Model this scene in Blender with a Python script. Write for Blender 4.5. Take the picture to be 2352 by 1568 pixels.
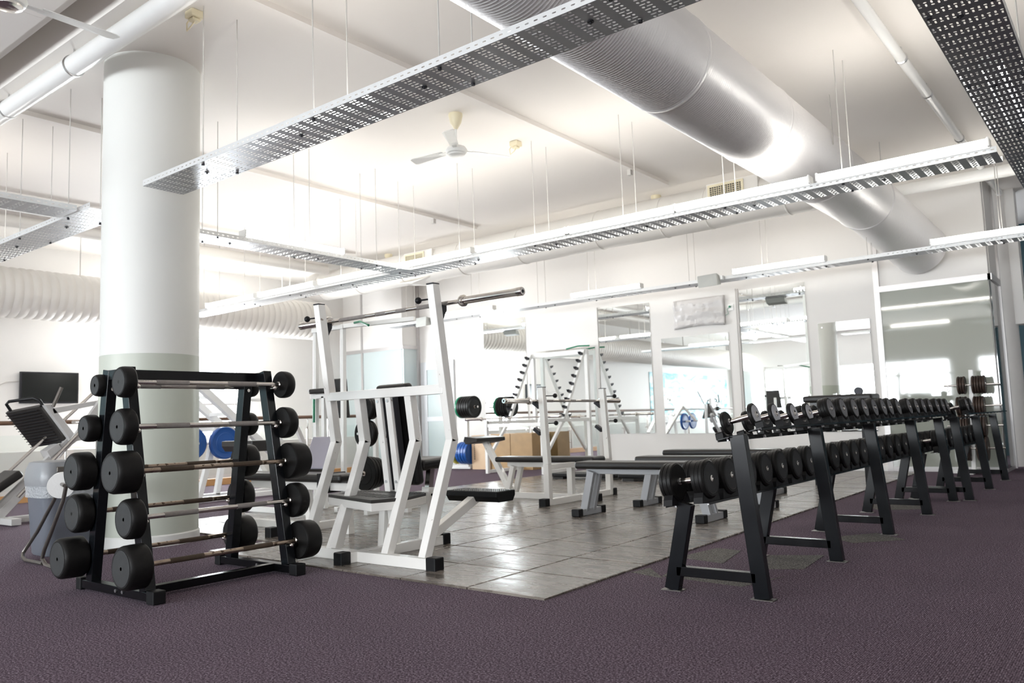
import bpy, bmesh, math, random
from mathutils import Vector, Matrix
random.seed(7)
PI = math.pi
S = bpy.context.scene
for o in list(bpy.data.objects): bpy.data.objects.remove(o)
COL = S.collection

# ------------------------------------------------------------------ camera
cd = bpy.data.cameras.new('camera'); cam = bpy.data.objects.new('camera', cd); COL.objects.link(cam)
r_ = Vector((0.78432, 0.61915, -0.03426)).normalized()
f_ = Vector((-0.61400, 0.78300, 0.09900)).normalized()
u_ = r_.cross(f_).normalized(); r_ = f_.cross(u_)
M = Matrix(((r_.x, u_.x, -f_.x, 0), (r_.y, u_.y, -f_.y, 0), (r_.z, u_.z, -f_.z, 0.93), (0, 0, 0, 1)))
cam.matrix_world = M
cd.sensor_width = 36; cd.lens = 28.34; cd.clip_start = 0.05; cd.clip_end = 300
cd.dof.use_dof = True; cd.dof.focus_distance = 4.9; cd.dof.aperture_fstop = 3.2
S.camera = cam

# ------------------------------------------------------------------ world, light, exposure
S.view_settings.view_transform = 'Standard'; S.view_settings.look = 'None'
S.view_settings.gamma = 1; S.view_settings.use_curve_mapping = False
S.view_settings.exposure = 0.34
W = bpy.data.worlds.new('overcast_sky'); S.world = W; W.use_nodes = True
wn = W.node_tree.nodes; wl = W.node_tree.links
bg = wn['Background']; bg.inputs[0].default_value = (0.86, 0.94, 1.0, 1); bg.inputs[1].default_value = 5.0
BATTEN = 14.0       # emission of the fluorescent battens

def area(name, loc, size, rot, power, col=(0.93, 0.97, 1.0)):
    l = bpy.data.lights.new(name, 'AREA'); l.shape = 'RECTANGLE'; l.size, l.size_y = size
    l.energy = power; l.color = col
    o = bpy.data.objects.new(name, l); COL.objects.link(o); o.location = loc; o.rotation_euler = rot
    return o
# daylight entering at the windows (all but the weakest stand in the window openings)
area('daylight_area', (-15.2, 8.3, 1.85), (2.0, 2.8), (0, math.radians(-90), 0), 420)
area('daylight_area', (-15.2, 2.4, 1.95), (0.6, 1.0), (0, math.radians(-90), 0), 1)  # weak unseen lamp outside the solid left wall, no opening here
area('daylight_area', (-10.0, -9.15, 1.85), (8.0, 1.9), (math.radians(90), 0, 0), 650)
area('daylight_area', (-1.5, -9.15, 1.85), (7.0, 1.9), (math.radians(90), 0, 0), 480)

# ------------------------------------------------------------------ materials
MATS = {}
def new_mat(name):
    m = bpy.data.materials.new(name); m.use_nodes = True; MATS[name] = m
    return m, m.node_tree.nodes, m.node_tree.links, m.node_tree.nodes['Principled BSDF']
def mat(name, col, rough=0.5, metal=0.0, var=0.06, scale=6.0, bump=0.0, bscale=60.0, spec=0.5, coat=0.0, rvar=0.0, wear=None, emis=None):
    m, n, l, b = new_mat(name)
    b.inputs['Roughness'].default_value = rough; b.inputs['Metallic'].default_value = metal
    b.inputs['Specular IOR Level'].default_value = spec
    b.inputs['Coat Weight'].default_value = coat
    tc = n.new('ShaderNodeTexCoord')
    nz = n.new('ShaderNodeTexNoise'); nz.inputs['Scale'].default_value = scale; nz.inputs['Detail'].default_value = 4
    l.new(tc.outputs['Object'], nz.inputs['Vector'])
    mx = n.new('ShaderNodeMix'); mx.data_type = 'RGBA'
    c2 = tuple(max(0, c * (1 - var)) for c in col); c1 = tuple(min(1, c * (1 + var)) for c in col)
    mx.inputs[6].default_value = (*c2, 1); mx.inputs[7].default_value = (*c1, 1)
    l.new(nz.outputs['Fac'], mx.inputs[0])
    out = mx.outputs[2]
    if wear:
        wc, wth, wsc = wear
        n2 = n.new('ShaderNodeTexNoise'); n2.inputs['Scale'].default_value = wsc; n2.inputs['Detail'].default_value = 6
        l.new(tc.outputs['Object'], n2.inputs['Vector'])
        rp = n.new('ShaderNodeValToRGB'); rp.color_ramp.elements[0].position = wth; rp.color_ramp.elements[1].position = wth + 0.03
        l.new(n2.outputs['Fac'], rp.inputs[0])
        m2 = n.new('ShaderNodeMix'); m2.data_type = 'RGBA'; m2.inputs[7].default_value = (*wc, 1)
        l.new(rp.outputs[0], m2.inputs[0]); l.new(out, m2.inputs[6]); out = m2.outputs[2]
    l.new(out, b.inputs['Base Color'])
    if rvar:
        mr = n.new('ShaderNodeMapRange'); mr.inputs[3].default_value = max(0, rough - rvar); mr.inputs[4].default_value = min(1, rough + rvar)
        l.new(nz.outputs['Fac'], mr.inputs[0]); l.new(mr.outputs[0], b.inputs['Roughness'])
    if bump:
        nb = n.new('ShaderNodeTexNoise'); nb.inputs['Scale'].default_value = bscale; nb.inputs['Detail'].default_value = 3
        l.new(tc.outputs['Object'], nb.inputs['Vector'])
        bp = n.new('ShaderNodeBump'); bp.inputs['Strength'].default_value = bump; bp.inputs['Distance'].default_value = 0.004
        l.new(nb.outputs['Fac'], bp.inputs['Height']); l.new(bp.outputs[0], b.inputs['Normal'])
    if emis:
        b.inputs['Emission Color'].default_value = (*emis[0], 1); b.inputs['Emission Strength'].default_value = emis[1]
    return m

wall_m = mat('wall_paint', (0.80, 0.78, 0.755), 0.6, var=0.015, scale=1.5, bump=0.05)
ceil_m = mat('ceiling_paint', (0.86, 0.82, 0.775), 0.7, var=0.02, scale=0.8, bump=0.04, bscale=30)
pil_m = mat('pillar_paint', (0.76, 0.765, 0.735), 0.45, var=0.02, scale=2, bump=0.05)
pilg_m = mat('pillar_sage_paint', (0.53, 0.56, 0.49), 0.4, var=0.03, scale=2)
white_m = mat('white_enamel', (0.90, 0.885, 0.85), 0.22, var=0.02, scale=8, wear=((0.35, 0.3, 0.26), 0.70, 14), coat=0.3)
white2_m = mat('white_enamel_clean', (0.91, 0.91, 0.89), 0.25, var=0.02, scale=8)
black_m = mat('black_enamel', (0.004, 0.004, 0.005), 0.22, var=0.2, scale=9, coat=0.0, rvar=0.06, spec=0.3)
bluegrey_m = mat('rack_enamel', (0.005, 0.006, 0.0075), 0.20, var=0.2, scale=7, coat=0.0, rvar=0.05, spec=0.32)
rub_m = mat('black_rubber', (0.0075, 0.007, 0.0068), 0.45, spec=0.22, var=0.25, scale=12, bump=0.12, bscale=120, rvar=0.08)
rubface_m = mat('rubber_face', (0.034, 0.035, 0.036), 0.5, spec=0.25, var=0.15, scale=25, bump=0.1, bscale=140)
rubfoot_m = mat('rubber_foot', (0.006, 0.006, 0.007), 0.45, spec=0.25, var=0.2, scale=20)
vinyl_m = mat('black_vinyl', (0.010, 0.0085, 0.008), 0.34, var=0.15, scale=14, bump=0.25, bscale=220, spec=0.5)
chrome_m = mat('chrome_steel', (0.72, 0.68, 0.64), 0.16, metal=1.0, var=0.10, scale=20, rvar=0.06)
worn_m = mat('worn_steel', (0.42, 0.34, 0.27), 0.30, metal=1.0, var=0.35, scale=18, rvar=0.1, wear=((0.10, 0.07, 0.05), 0.60, 22))
knurl_m = mat('knurled_steel', (0.36, 0.335, 0.32), 0.55, metal=1.0, var=0.2, scale=40, bump=0.9, bscale=700)
knurlw_m = mat('rusty_knurl', (0.105, 0.075, 0.052), 0.62, metal=0.5, var=0.4, scale=30, bump=0.9, bscale=700)
grey_m = mat('grey_enamel', (0.42, 0.43, 0.45), 0.3, var=0.04, scale=8)
greyw_m = mat('machine_grey', (0.52, 0.51, 0.50), 0.3, var=0.04, scale=8)
galv_m = mat('galvanised_steel', (0.40, 0.41, 0.43), 0.34, metal=0.85, var=0.12, scale=26, rvar=0.10)
lit_lip_m = mat('lit_galvanised_steel', (0.74, 0.75, 0.75), 0.35, metal=0.25, var=0.05, scale=20)  # galvanised steel made paler: window light caught by the lips is in the colour
bolt_m = mat('dark_bolt', (0.03, 0.03, 0.035), 0.4, metal=0.6)
zinc_m = mat('zinc_bolt', (0.6, 0.6, 0.6), 0.3, metal=1.0)
rod_m = mat('hanger_rod', (0.62, 0.60, 0.57), 0.4, metal=0.4)
duct2_m = mat('painted_duct', (0.78, 0.75, 0.70), 0.5, var=0.02, scale=3)
cream_m = mat('cream_plastic', (0.80, 0.72, 0.52), 0.4, var=0.03)
fanw_m = mat('fan_white', (0.80, 0.80, 0.77), 0.3, var=0.02)
speaker_m = mat('speaker_grey', (0.46, 0.47, 0.45), 0.5)
alu_m = mat('satin_aluminium', (0.60, 0.58, 0.575), 0.35, metal=0.6, var=0.04)
bin_m = mat('bin_plastic', (0.14, 0.152, 0.178), 0.33, var=0.05, bump=0.1, bscale=90)
paper_m = mat('tissue_paper', (0.85, 0.85, 0.84), 0.8, bump=0.3, bscale=90)
tube_m = mat('dull_tube', (0.18, 0.165, 0.15), 0.35, metal=0.8, var=0.2, scale=20)
blue_m = mat('blue_rubber', (0.012, 0.085, 0.33), 0.38, var=0.12, scale=10)
yellow_m = mat('yellow_rubber', (0.62, 0.52, 0.06), 0.4)
green_m = mat('green_rubber', (0.01, 0.20, 0.10), 0.4)
brownplate_m = mat('old_iron_plate', (0.055, 0.036, 0.028), 0.5, metal=0.3, var=0.5, scale=25, wear=((0.16, 0.09, 0.06), 0.62, 30))
screen_m = mat('tv_screen', (0.006, 0.007, 0.006), 0.12)
wood_m = mat('birch_plywood', (0.66, 0.47, 0.30), 0.5, var=0.1, scale=6, wear=((0.25, 0.14, 0.07), 0.70, 9))
wood2_m = mat('pine_plywood', (0.40, 0.25, 0.11), 0.5, var=0.22, scale=5, wear=((0.14, 0.08, 0.04), 0.70, 8))
skirt_m = mat('oak_skirting', (0.55, 0.30, 0.12), 0.45, var=0.15, scale=4)
rail_m = mat('dark_handrail', (0.16, 0.09, 0.055), 0.35, var=0.1, scale=4)
tile_m = None
teal_m = mat('teal_wall_paint', (0.010, 0.045, 0.060), 0.6, var=0.03)
poster_m = mat('crumpled_sheet', (0.68, 0.66, 0.65), 0.35, var=0.06, scale=5, bump=1.0, bscale=14)
lens_m = mat('lit_diffuser', (0.9, 0.9, 0.9), 0.4, var=0.0, emis=((1.0, 0.965, 0.90), BATTEN))
stepblk_m = mat('chequered_rubber', (0.030, 0.027, 0.025), 0.38, var=0.1, scale=30)
skyboard_m = None

# carpet: purple-brown ribbed weave
def carpet(name, ca, cb, cc):
    m, n, l, b = new_mat(name)
    tc = n.new('ShaderNodeTexCoord')
    n1 = n.new('ShaderNodeTexNoise'); n1.inputs['Scale'].default_value = 115; n1.inputs['Detail'].default_value = 5; n1.inputs['Roughness'].default_value = 0.85
    n2 = n.new('ShaderNodeTexNoise'); n2.inputs['Scale'].default_value = 2.2; n2.inputs['Detail'].default_value = 4
    l.new(tc.outputs['Object'], n1.inputs[0]); l.new(tc.outputs['Object'], n2.inputs[0])
    rp = n.new('ShaderNodeValToRGB'); e = rp.color_ramp.elements
    e[0].position = 0.42; e[0].color = (*ca, 1); e[1].position = 0.60; e[1].color = (*cc, 1)
    k = rp.color_ramp.elements.new(0.5); k.color = (*cb, 1)
    l.new(n1.outputs['Fac'], rp.inputs[0])
    wv = n.new('ShaderNodeTexWave'); wv.inputs['Scale'].default_value = 40; wv.inputs['Distortion'].default_value = 0.5; wv.inputs['Detail'].default_value = 1; wv.bands_direction = 'X'
    l.new(tc.outputs['Object'], wv.inputs[0])
    m1 = n.new('ShaderNodeMix'); m1.data_type = 'RGBA'; m1.blend_type = 'MULTIPLY'; m1.inputs[0].default_value = 0.55
    l.new(rp.outputs[0], m1.inputs[6]); l.new(wv.outputs['Color'], m1.inputs[7])
    m2 = n.new('ShaderNodeMix'); m2.data_type = 'RGBA'; m2.blend_type = 'MULTIPLY'; m2.inputs[0].default_value = 0.25
    l.new(m1.outputs[2], m2.inputs[6]); l.new(n2.outputs['Fac'], m2.inputs[7])
    l.new(m2.outputs[2], b.inputs['Base Color'])
    b.inputs['Roughness'].default_value = 0.95; b.inputs['Specular IOR Level'].default_value = 0.1
    b.inputs['Sheen Weight'].default_value = 0.05; b.inputs['Sheen Roughness'].default_value = 0.35; b.inputs['Sheen Tint'].default_value = (0.86, 0.80, 1.0, 1)
    bp = n.new('ShaderNodeBump'); bp.inputs['Strength'].default_value = 0.5; bp.inputs['Distance'].default_value = 0.003
    ad = n.new('ShaderNodeMath'); ad.operation = 'ADD'
    l.new(n1.outputs['Fac'], ad.inputs[0]); l.new(wv.outputs['Fac'], ad.inputs[1]); l.new(ad.outputs[0], bp.inputs['Height'])
    l.new(bp.outputs[0], b.inputs['Normal'])
    return m
carpet_m = carpet('purple_carpet', (0.018, 0.007, 0.012), (0.115, 0.064, 0.088), (0.52, 0.42, 0.50))
inlay_m = carpet('grey_carpet', (0.06, 0.055, 0.045), (0.19, 0.18, 0.15), (0.42, 0.40, 0.35))

# rubber floor tiles: dark, glossy and scuffed
def make_tile():
    m, n, l, b = new_mat('rubber_tile')
    tc = n.new('ShaderNodeTexCoord')
    n1 = n.new('ShaderNodeTexNoise'); n1.inputs['Scale'].default_value = 3.0; n1.inputs['Detail'].default_value = 8; n1.inputs['Roughness'].default_value = 0.7
    mp = n.new('ShaderNodeMapping'); mp.inputs['Scale'].default_value = (1, 4, 1)
    l.new(tc.outputs['Object'], mp.inputs[0]); l.new(mp.outputs[0], n1.inputs[0])
    rp = n.new('ShaderNodeValToRGB'); e = rp.color_ramp.elements
    e[0].position = 0.35; e[0].color = (0.075, 0.062, 0.051, 1); e[1].position = 0.72; e[1].color = (0.25, 0.215, 0.185, 1)
    l.new(n1.outputs['Fac'], rp.inputs[0]); l.new(rp.outputs[0], b.inputs['Base Color'])
    mr = n.new('ShaderNodeMapRange'); mr.inputs[1].default_value = 0.3; mr.inputs[2].default_value = 0.7
    mr.inputs[3].default_value = 0.17; mr.inputs[4].default_value = 0.36
    l.new(n1.outputs['Fac'], mr.inputs[0]); l.new(mr.outputs[0], b.inputs['Roughness'])
    b.inputs['Specular IOR Level'].default_value = 0.8
    n2 = n.new('ShaderNodeTexNoise'); n2.inputs['Scale'].default_value = 2.5; n2.inputs['Detail'].default_value = 2
    l.new(tc.outputs['Object'], n2.inputs[0])
    bp = n.new('ShaderNodeBump'); bp.inputs['Strength'].default_value = 0.5; bp.inputs['Distance'].default_value = 0.014
    l.new(n2.outputs['Fac'], bp.inputs['Height']); l.new(bp.outputs[0], b.inputs['Normal'])
    return m
tile_m = make_tile()
# foil duct: bright crinkled ribbed metal
def make_foil():
    m, n, l, b = new_mat('foil_duct')
    b.inputs['Base Color'].default_value = (0.86, 0.85, 0.85, 1); b.inputs['Metallic'].default_value = 0.42; b.inputs['Roughness'].default_value = 0.38
    tc = n.new('ShaderNodeTexCoord')
    nz = n.new('ShaderNodeTexNoise'); nz.inputs['Scale'].default_value = 26; nz.inputs['Detail'].default_value = 3
    l.new(tc.outputs['Object'], nz.inputs[0])
    bp = n.new('ShaderNodeBump'); bp.inputs['Strength'].default_value = 0.25; bp.inputs['Distance'].default_value = 0.01
    l.new(nz.outputs['Fac'], bp.inputs['Height']); l.new(bp.outputs[0], b.inputs['Normal'])
    return m
foil_m = make_foil()
def make_mirror():
    m, n, l, b = new_mat('mirror_glass')
    b.inputs['Base Color'].default_value = (0.93, 0.96, 0.95, 1); b.inputs['Metallic'].default_value = 1; b.inputs['Roughness'].default_value = 0.012
    tc = n.new('ShaderNodeTexCoord'); nz = n.new('ShaderNodeTexNoise'); nz.inputs['Scale'].default_value = 0.9
    l.new(tc.outputs['Object'], nz.inputs[0])
    bp = n.new('ShaderNodeBump'); bp.inputs['Strength'].default_value = 0.03; bp.inputs['Distance'].default_value = 0.02
    l.new(nz.outputs['Fac'], bp.inputs['Height']); l.new(bp.outputs[0], b.inputs['Normal'])
    return m
mirror_m = make_mirror()
def make_frost(name, col, rough=0.04, coat=0.0):
    m, n, l, b = new_mat(name)
    b.inputs['Base Color'].default_value = (*col, 1); b.inputs['Roughness'].default_value = rough
    b.inputs['Specular IOR Level'].default_value = 1.0; b.inputs['IOR'].default_value = 1.6
    b.inputs['Coat Weight'].default_value = 0.2; b.inputs['Coat Roughness'].default_value = 0.02
    return m
tint_m = make_frost('tinted_glazing', (0.36, 0.38, 0.33))
tintd_m = make_frost('dark_glazing', (0.075, 0.095, 0.095))
frost_m = make_frost('frosted_glazing', (0.56, 0.64, 0.64), 0.12)
def make_glass():
    m, n, l, b = new_mat('clear_glass')
    b.inputs['Base Color'].default_value = (0.93, 0.97, 0.96, 1); b.inputs['Roughness'].default_value = 0.02
    b.inputs['Transmission Weight'].default_value = 1.0; b.inputs['IOR'].default_value = 1.05
    return m
glass_m = make_glass()
def make_mural():
    m, n, l, b = new_mat('underwater_mural')
    tc = n.new('ShaderNodeTexCoord')
    mp = n.new('ShaderNodeMapping'); mp.inputs['Scale'].default_value = (1, 1, 3.2); l.new(tc.outputs['Object'], mp.inputs[0])
    nz = n.new('ShaderNodeTexNoise'); nz.inputs['Scale'].default_value = 1.3; nz.inputs['Detail'].default_value = 6; nz.inputs['Distortion'].default_value = 1.0
    l.new(mp.outputs[0], nz.inputs[0])
    rp = n.new('ShaderNodeValToRGB'); e = rp.color_ramp.elements
    e[0].position = 0.35; e[0].color = (0.10, 0.42, 0.50, 1); e[1].position = 0.68; e[1].color = (0.80, 0.93, 0.94, 1)
    l.new(nz.outputs['Fac'], rp.inputs[0]); l.new(rp.outputs[0], b.inputs['Base Color']); b.inputs['Roughness'].default_value = 0.5
    return m
mural_m = make_mural()
def make_bag():
    m, n, l, b = new_mat('clear_plastic_bag')
    b.inputs['Base Color'].default_value = (0.75, 0.78, 0.80, 1); b.inputs['Roughness'].default_value = 0.25
    b.inputs['Alpha'].default_value = 0.45
    tc = n.new('ShaderNodeTexCoord'); nz = n.new('ShaderNodeTexNoise'); nz.inputs['Scale'].default_value = 22; nz.inputs['Distortion'].default_value = 2
    l.new(tc.outputs['Object'], nz.inputs[0])
    bp = n.new('ShaderNodeBump'); bp.inputs['Strength'].default_value = 1.0; bp.inputs['Distance'].default_value = 0.02
    l.new(nz.outputs['Fac'], bp.inputs['Height']); l.new(bp.outputs[0], b.inputs['Normal'])
    return m
bag_m = make_bag()

# ------------------------------------------------------------------ mesh helpers
class MB:
    """collects faces of several shapes; build() links them as ONE mesh object"""
    def __init__(s): s.v = []; s.f = []; s.sm = []
    def add(s, vs, fs, smooth=False):
        b = len(s.v); s.v += [tuple(v) for v in vs]; s.f += [tuple(i + b for i in f) for f in fs]; s.sm += [smooth] * len(fs)
        return s
    def box(s, x0, x1, y0, y1, z0, z1):
        return s.add([(x0, y0, z0), (x1, y0, z0), (x1, y1, z0), (x0, y1, z0), (x0, y0, z1), (x1, y0, z1), (x1, y1, z1), (x0, y1, z1)],
              [(0, 3, 2, 1), (4, 5, 6, 7), (0, 1, 5, 4), (1, 2, 6, 5), (2, 3, 7, 6), (3, 0, 4, 7)])
    def beam(s, p, q, w, h, side=None):
        """box-section tube p->q; w measured along `side`, h across it"""
        p = Vector(p); q = Vector(q); d = (q - p).normalized()
        a = Vector(side) if side else Vector((1, 0, 0))
        a = (a - d * a.dot(d))
        if a.length < 1e-4: a = Vector((0, 1, 0)) - d * d.y
        a.normalize(); b = d.cross(a)
        vs = [c + a * i * w / 2 + b * j * h / 2 for c in (p, q) for i, j in ((-1, -1), (1, -1), (1, 1), (-1, 1))]
        return s.add(vs, [(0, 3, 2, 1), (4, 5, 6, 7), (0, 1, 5, 4), (1, 2, 6, 5), (2, 3, 7, 6), (3, 0, 4, 7)])
    def cyl(s, p, q, r, n=16, r2=None):
        return s.lathe(p, q, [(0, r), (1, r if r2 is None else r2)], n, unit=True)
    def lathe(s, p, q, prof, n=24, unit=False, smooth=True):
        """prof = [(t, r)], t in metres from p toward q (or 0..1 when unit)"""
        p = Vector(p); q = Vector(q); L = (q - p).length; d = (q - p).normalized()
        a = Vector((0, 0, 1)) if abs(d.z) < 0.9 else Vector((1, 0, 0))
        a = (a - d * a.dot(d)).normalized(); b = d.cross(a)
        vs = []; fs = []
        for t, r in prof:
            c = p + d * (t * L if unit else t)
            for i in range(n):
                an = 2 * PI * i / n; vs.append(c + (a * math.cos(an) + b * math.sin(an)) * r)
        m = len(prof)
        for k in range(m - 1):
            for i in range(n):
                j = (i + 1) % n; fs.append((k * n + i, k * n + j, (k + 1) * n + j, (k + 1) * n + i))
        base = len(s.v); s.add(vs, fs, smooth)
        s.f.append(tuple(base + i for i in reversed(range(n)))); s.sm.append(False)
        s.f.append(tuple(base + (m - 1) * n + i for i in range(n))); s.sm.append(False)
        return s
    def tube(s, pts, r, n=10, smooth=True):
        pts = [Vector(p) for p in pts]; vs = []; fs = []; prev = None
        for k, p in enumerate(pts):
            d = (pts[min(k + 1, len(pts) - 1)] - pts[max(k - 1, 0)]).normalized()
            if prev is None:
                a = Vector((0, 0, 1)) if abs(d.z) < 0.9 else Vector((1, 0, 0))
            else: a = prev
            a = (a - d * a.dot(d)).normalized(); prev = a; b = d.cross(a)
            for i in range(n):
                an = 2 * PI * i / n; vs.append(p + (a * math.cos(an) + b * math.sin(an)) * r)
        for k in range(len(pts) - 1):
            for i in range(n):
                j = (i + 1) % n; fs.append((k * n + i, k * n + j, (k + 1) * n + j, (k + 1) * n + i))
        base = len(s.v); s.add(vs, fs, smooth)
        s.f.append(tuple(base + i for i in reversed(range(n)))); s.sm.append(False)
        s.f.append(tuple(base + (len(pts) - 1) * n + i for i in range(n))); s.sm.append(False)
        return s
    def prism(s, poly, axis, a0, a1):
        """poly = 2D points; extruded along axis 'x','y' or 'z' from a0 to a1"""
        def P(u, v, a): return {'x': (a, u, v), 'y': (u, a, v), 'z': (u, v, a)}[axis]
        n = len(poly); vs = [P(u, v, a0) for u, v in poly] + [P(u, v, a1) for u, v in poly]
        fs = [tuple(reversed(range(n))), tuple(range(n, 2 * n))] + [(i, (i + 1) % n, n + (i + 1) % n, n + i) for i in range(n)]
        return s.add(vs, fs)
    def sphere(s, c, r, n=14, m=8):
        c = Vector(c); prof = [(r - r * math.cos(PI * k / m), max(1e-4, r * math.sin(PI * k / m))) for k in range(m + 1)]
        return s.lathe(c - Vector((0, 0, r)), c + Vector((0, 0, r)), prof, n)
    def build(s, name, m, parent=None, bevel=0.0, seg=2, fix=True):
        me = bpy.data.meshes.new(name)
        off = Vector((0, 0, 0)); p = parent
        while p is not None: off += p.location; p = p.parent
        me.from_pydata([tuple(Vector(v) - off) for v in s.v], [], s.f)
        me.polygons.foreach_set('use_smooth', s.sm)
        if fix:
            bm = bmesh.new(); bm.from_mesh(me); bmesh.ops.recalc_face_normals(bm, faces=bm.faces); bm.to_mesh(me); bm.free()
        me.materials.append(m)
        if any(s.sm): me.set_sharp_from_angle(angle=math.radians(32))
        o = bpy.data.objects.new(name, me); COL.objects.link(o)
        if parent is not None: o.parent = parent
        if bevel:
            b = o.modifiers.new('bevel', 'BEVEL'); b.width = bevel; b.segments = seg; b.limit_method = 'ANGLE'; b.angle_limit = math.radians(40)
            b.harden_normals = False
        return o
def thing(name, label, cat, loc=(0, 0, 0), group=None):
    o = bpy.data.objects.new(name, None); COL.objects.link(o); o.location = loc; o.empty_display_size = 0.1
    o['label'] = label; o['category'] = cat
    if group: o['group'] = group
    return o
def tag(o, label, cat, group=None):
    o['label'] = label; o['category'] = cat
    if group: o['group'] = group
    return o
def struct(o):
    o['kind'] = 'structure'; return o
def dup(root, loc, label, group=None, rot=None):
    r = root.copy(); COL.objects.link(r); r.location = loc
    if rot is not None: r.rotation_euler = rot
    r['label'] = label
    if group: r['group'] = group
    for ch in list(root.children):
        c = ch.copy(); COL.objects.link(c); c.parent = r
        for g in list(ch.children):
            d = g.copy(); COL.objects.link(d); d.parent = c
    return r
ORD = ['first', 'second', 'third', 'fourth', 'fifth', 'sixth', 'seventh', 'eighth', 'ninth', 'tenth', 'eleventh', 'twelfth', 'thirteenth',
       'fourteenth', 'fifteenth', 'sixteenth', 'seventeenth', 'eighteenth', 'nineteenth', 'twentieth', 'twenty-first', 'twenty-second', 'twenty-third', 'twenty-fourth', 'twenty-fifth']

# ================================================================== STRUCTURE
CZ = 4.25; WY = 13.1
XL, XR, YB, YF = -15.0, 3.2, -9.0, 17.5
struct(MB().box(XL - .1, XR, YB, YF, -0.12, 0.0).build('floor', carpet_m))
# rubber tiles laid in a grid on the carpet, front row shorter
fl = bpy.data.objects['floor']
def TP(i, j):   # grid of seams, very slightly out of square
    return (-2.555 - 0.553 * i - 0.010 * j * .8, 3.455 + 0.553 * j + 0.016 * i)
tmeshes = []
for i in range(10):
    for j in range(17):
        if j < 1 and i > 5: continue
        a, b_, c, d = TP(i, j), TP(i + 1, j), TP(i + 1, j + 1), TP(i, j + 1)
        g = 0.0042; dz = random.uniform(0, 0.0018)
        vs = [(a[0] - g, a[1] + g), (b_[0] + g, b_[1] + g), (c[0] + g, c[1] - g), (d[0] - g, d[1] - g)]
        cx = sum(v[0] for v in vs) / 4; cy = sum(v[1] for v in vs) / 4
        top = [(x + (cx - x) * .018, y + (cy - y) * .018) for x, y in vs]
        m = MB().add([(x, y, 0.0005) for x, y in vs] + [(x, y, .009 + dz) for x, y in vs] + [(x, y, .012 + dz) for x, y in top],
            [(0, 1, 5, 4), (1, 2, 6, 5), (2, 3, 7, 6), (3, 0, 4, 7), (4, 5, 9, 8), (5, 6, 10, 9), (6, 7, 11, 10), (7, 4, 8, 11), (8, 9, 10, 11)])
        m.build('rubber_tile', tile_m, fl)
# grey shapes woven into the purple carpet
for poly in ([(-2.53, 5.02), (-2.47, 5.40), (-2.28, 5.36), (-2.19, 4.86), (-2.50, 4.93)],
             [(-2.10, 5.25), (-1.74, 5.42), (-1.70, 4.90), (-1.90, 4.80), (-2.06, 4.98)],
             [(-2.36, 4.47), (-2.33, 4.32), (-1.82, 4.26), (-1.72, 4.62), (-1.80, 4.42)],
             [(-2.55, 4.34), (-2.52, 4.52), (-2.30, 4.27)],
             [(-2.30, 8.40), (-1.90, 8.75), (-1.65, 8.30), (-2.05, 8.02)],
             [(-1.95, 6.20), (-1.70, 6.55), (-1.45, 6.30), (-1.72, 6.00)]):
    MB().prism(poly, 'z', 0.0003, 0.0022).build('carpet_inlay', inlay_m, fl)
# ceiling with a recessed channel near the left front pipe
c = MB(); c.box(XL - .1, XR, 2.86, YF, CZ, CZ + .1); c.box(XL - .1, XR, YB, 2.62, CZ, CZ + .1)
c.box(XL - .1, XR, 2.60, 2.88, CZ + .34, CZ + .42); c.box(XL - .1, XR, 2.86, 2.88, CZ + .1, CZ + .34); c.box(XL - .1, XR, 2.60, 2.62, CZ + .1, CZ + .34)
ceil = struct(c.build('ceiling', ceil_m))
# acoustic boards under the front part of the ceiling
for i in range(9):
    for j in range(3):
        x0 = -12.6 + i * 1.2; y0 = 2.56 - (j + 1) * 0.62
        MB().box(x0 + .004, x0 + 1.196, y0 + .004, y0 + .616, CZ - .022 - .002 * ((i + j) % 2), CZ + .002).build('ceiling_board', ceil_m, ceil)
# far wall (mirrors hang on it), side returns, other walls
struct(MB().box(-13.0, -1.64, WY, WY + .12, 0, CZ).build('wall_back', wall_m))
w = MB()   # left wall with window opening y 6.9..9.75, z .85..2.86
w.box(XL - .15, XL, YB, 6.9, 0, CZ); w.box(XL - .15, XL, 9.75, 12.6, 0, CZ); w.box(XL - .15, XL, 6.9, 9.75, 0, .85); w.box(XL - .15, XL, 6.9, 9.75, 2.86, CZ)
struct(w.build('wall_left', wall_m))
w = MB()   # wall behind the camera with two window bands
w.box(XL, -14, YB - .15, YB, 0, CZ); w.box(-6, -5, YB - .15, YB, 0, CZ); w.box(2, XR, YB - .15, YB, 0, CZ)
w.box(-14, -6, YB - .15, YB, 0, .9); w.box(-14, -6, YB - .15, YB, 2.8, CZ); w.box(-5, 2, YB - .15, YB, 0, .9); w.box(-5, 2, YB - .15, YB, 2.8, CZ)
struct(w.build('wall_front', wall_m))
struct(MB().box(XR, XR + .12, YB, YF, 0, CZ).build('wall_right', wall_m))
struct(MB().box(-3.2, XR, YF - .12, YF, 0, CZ).build('wall_end', teal_m))
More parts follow.
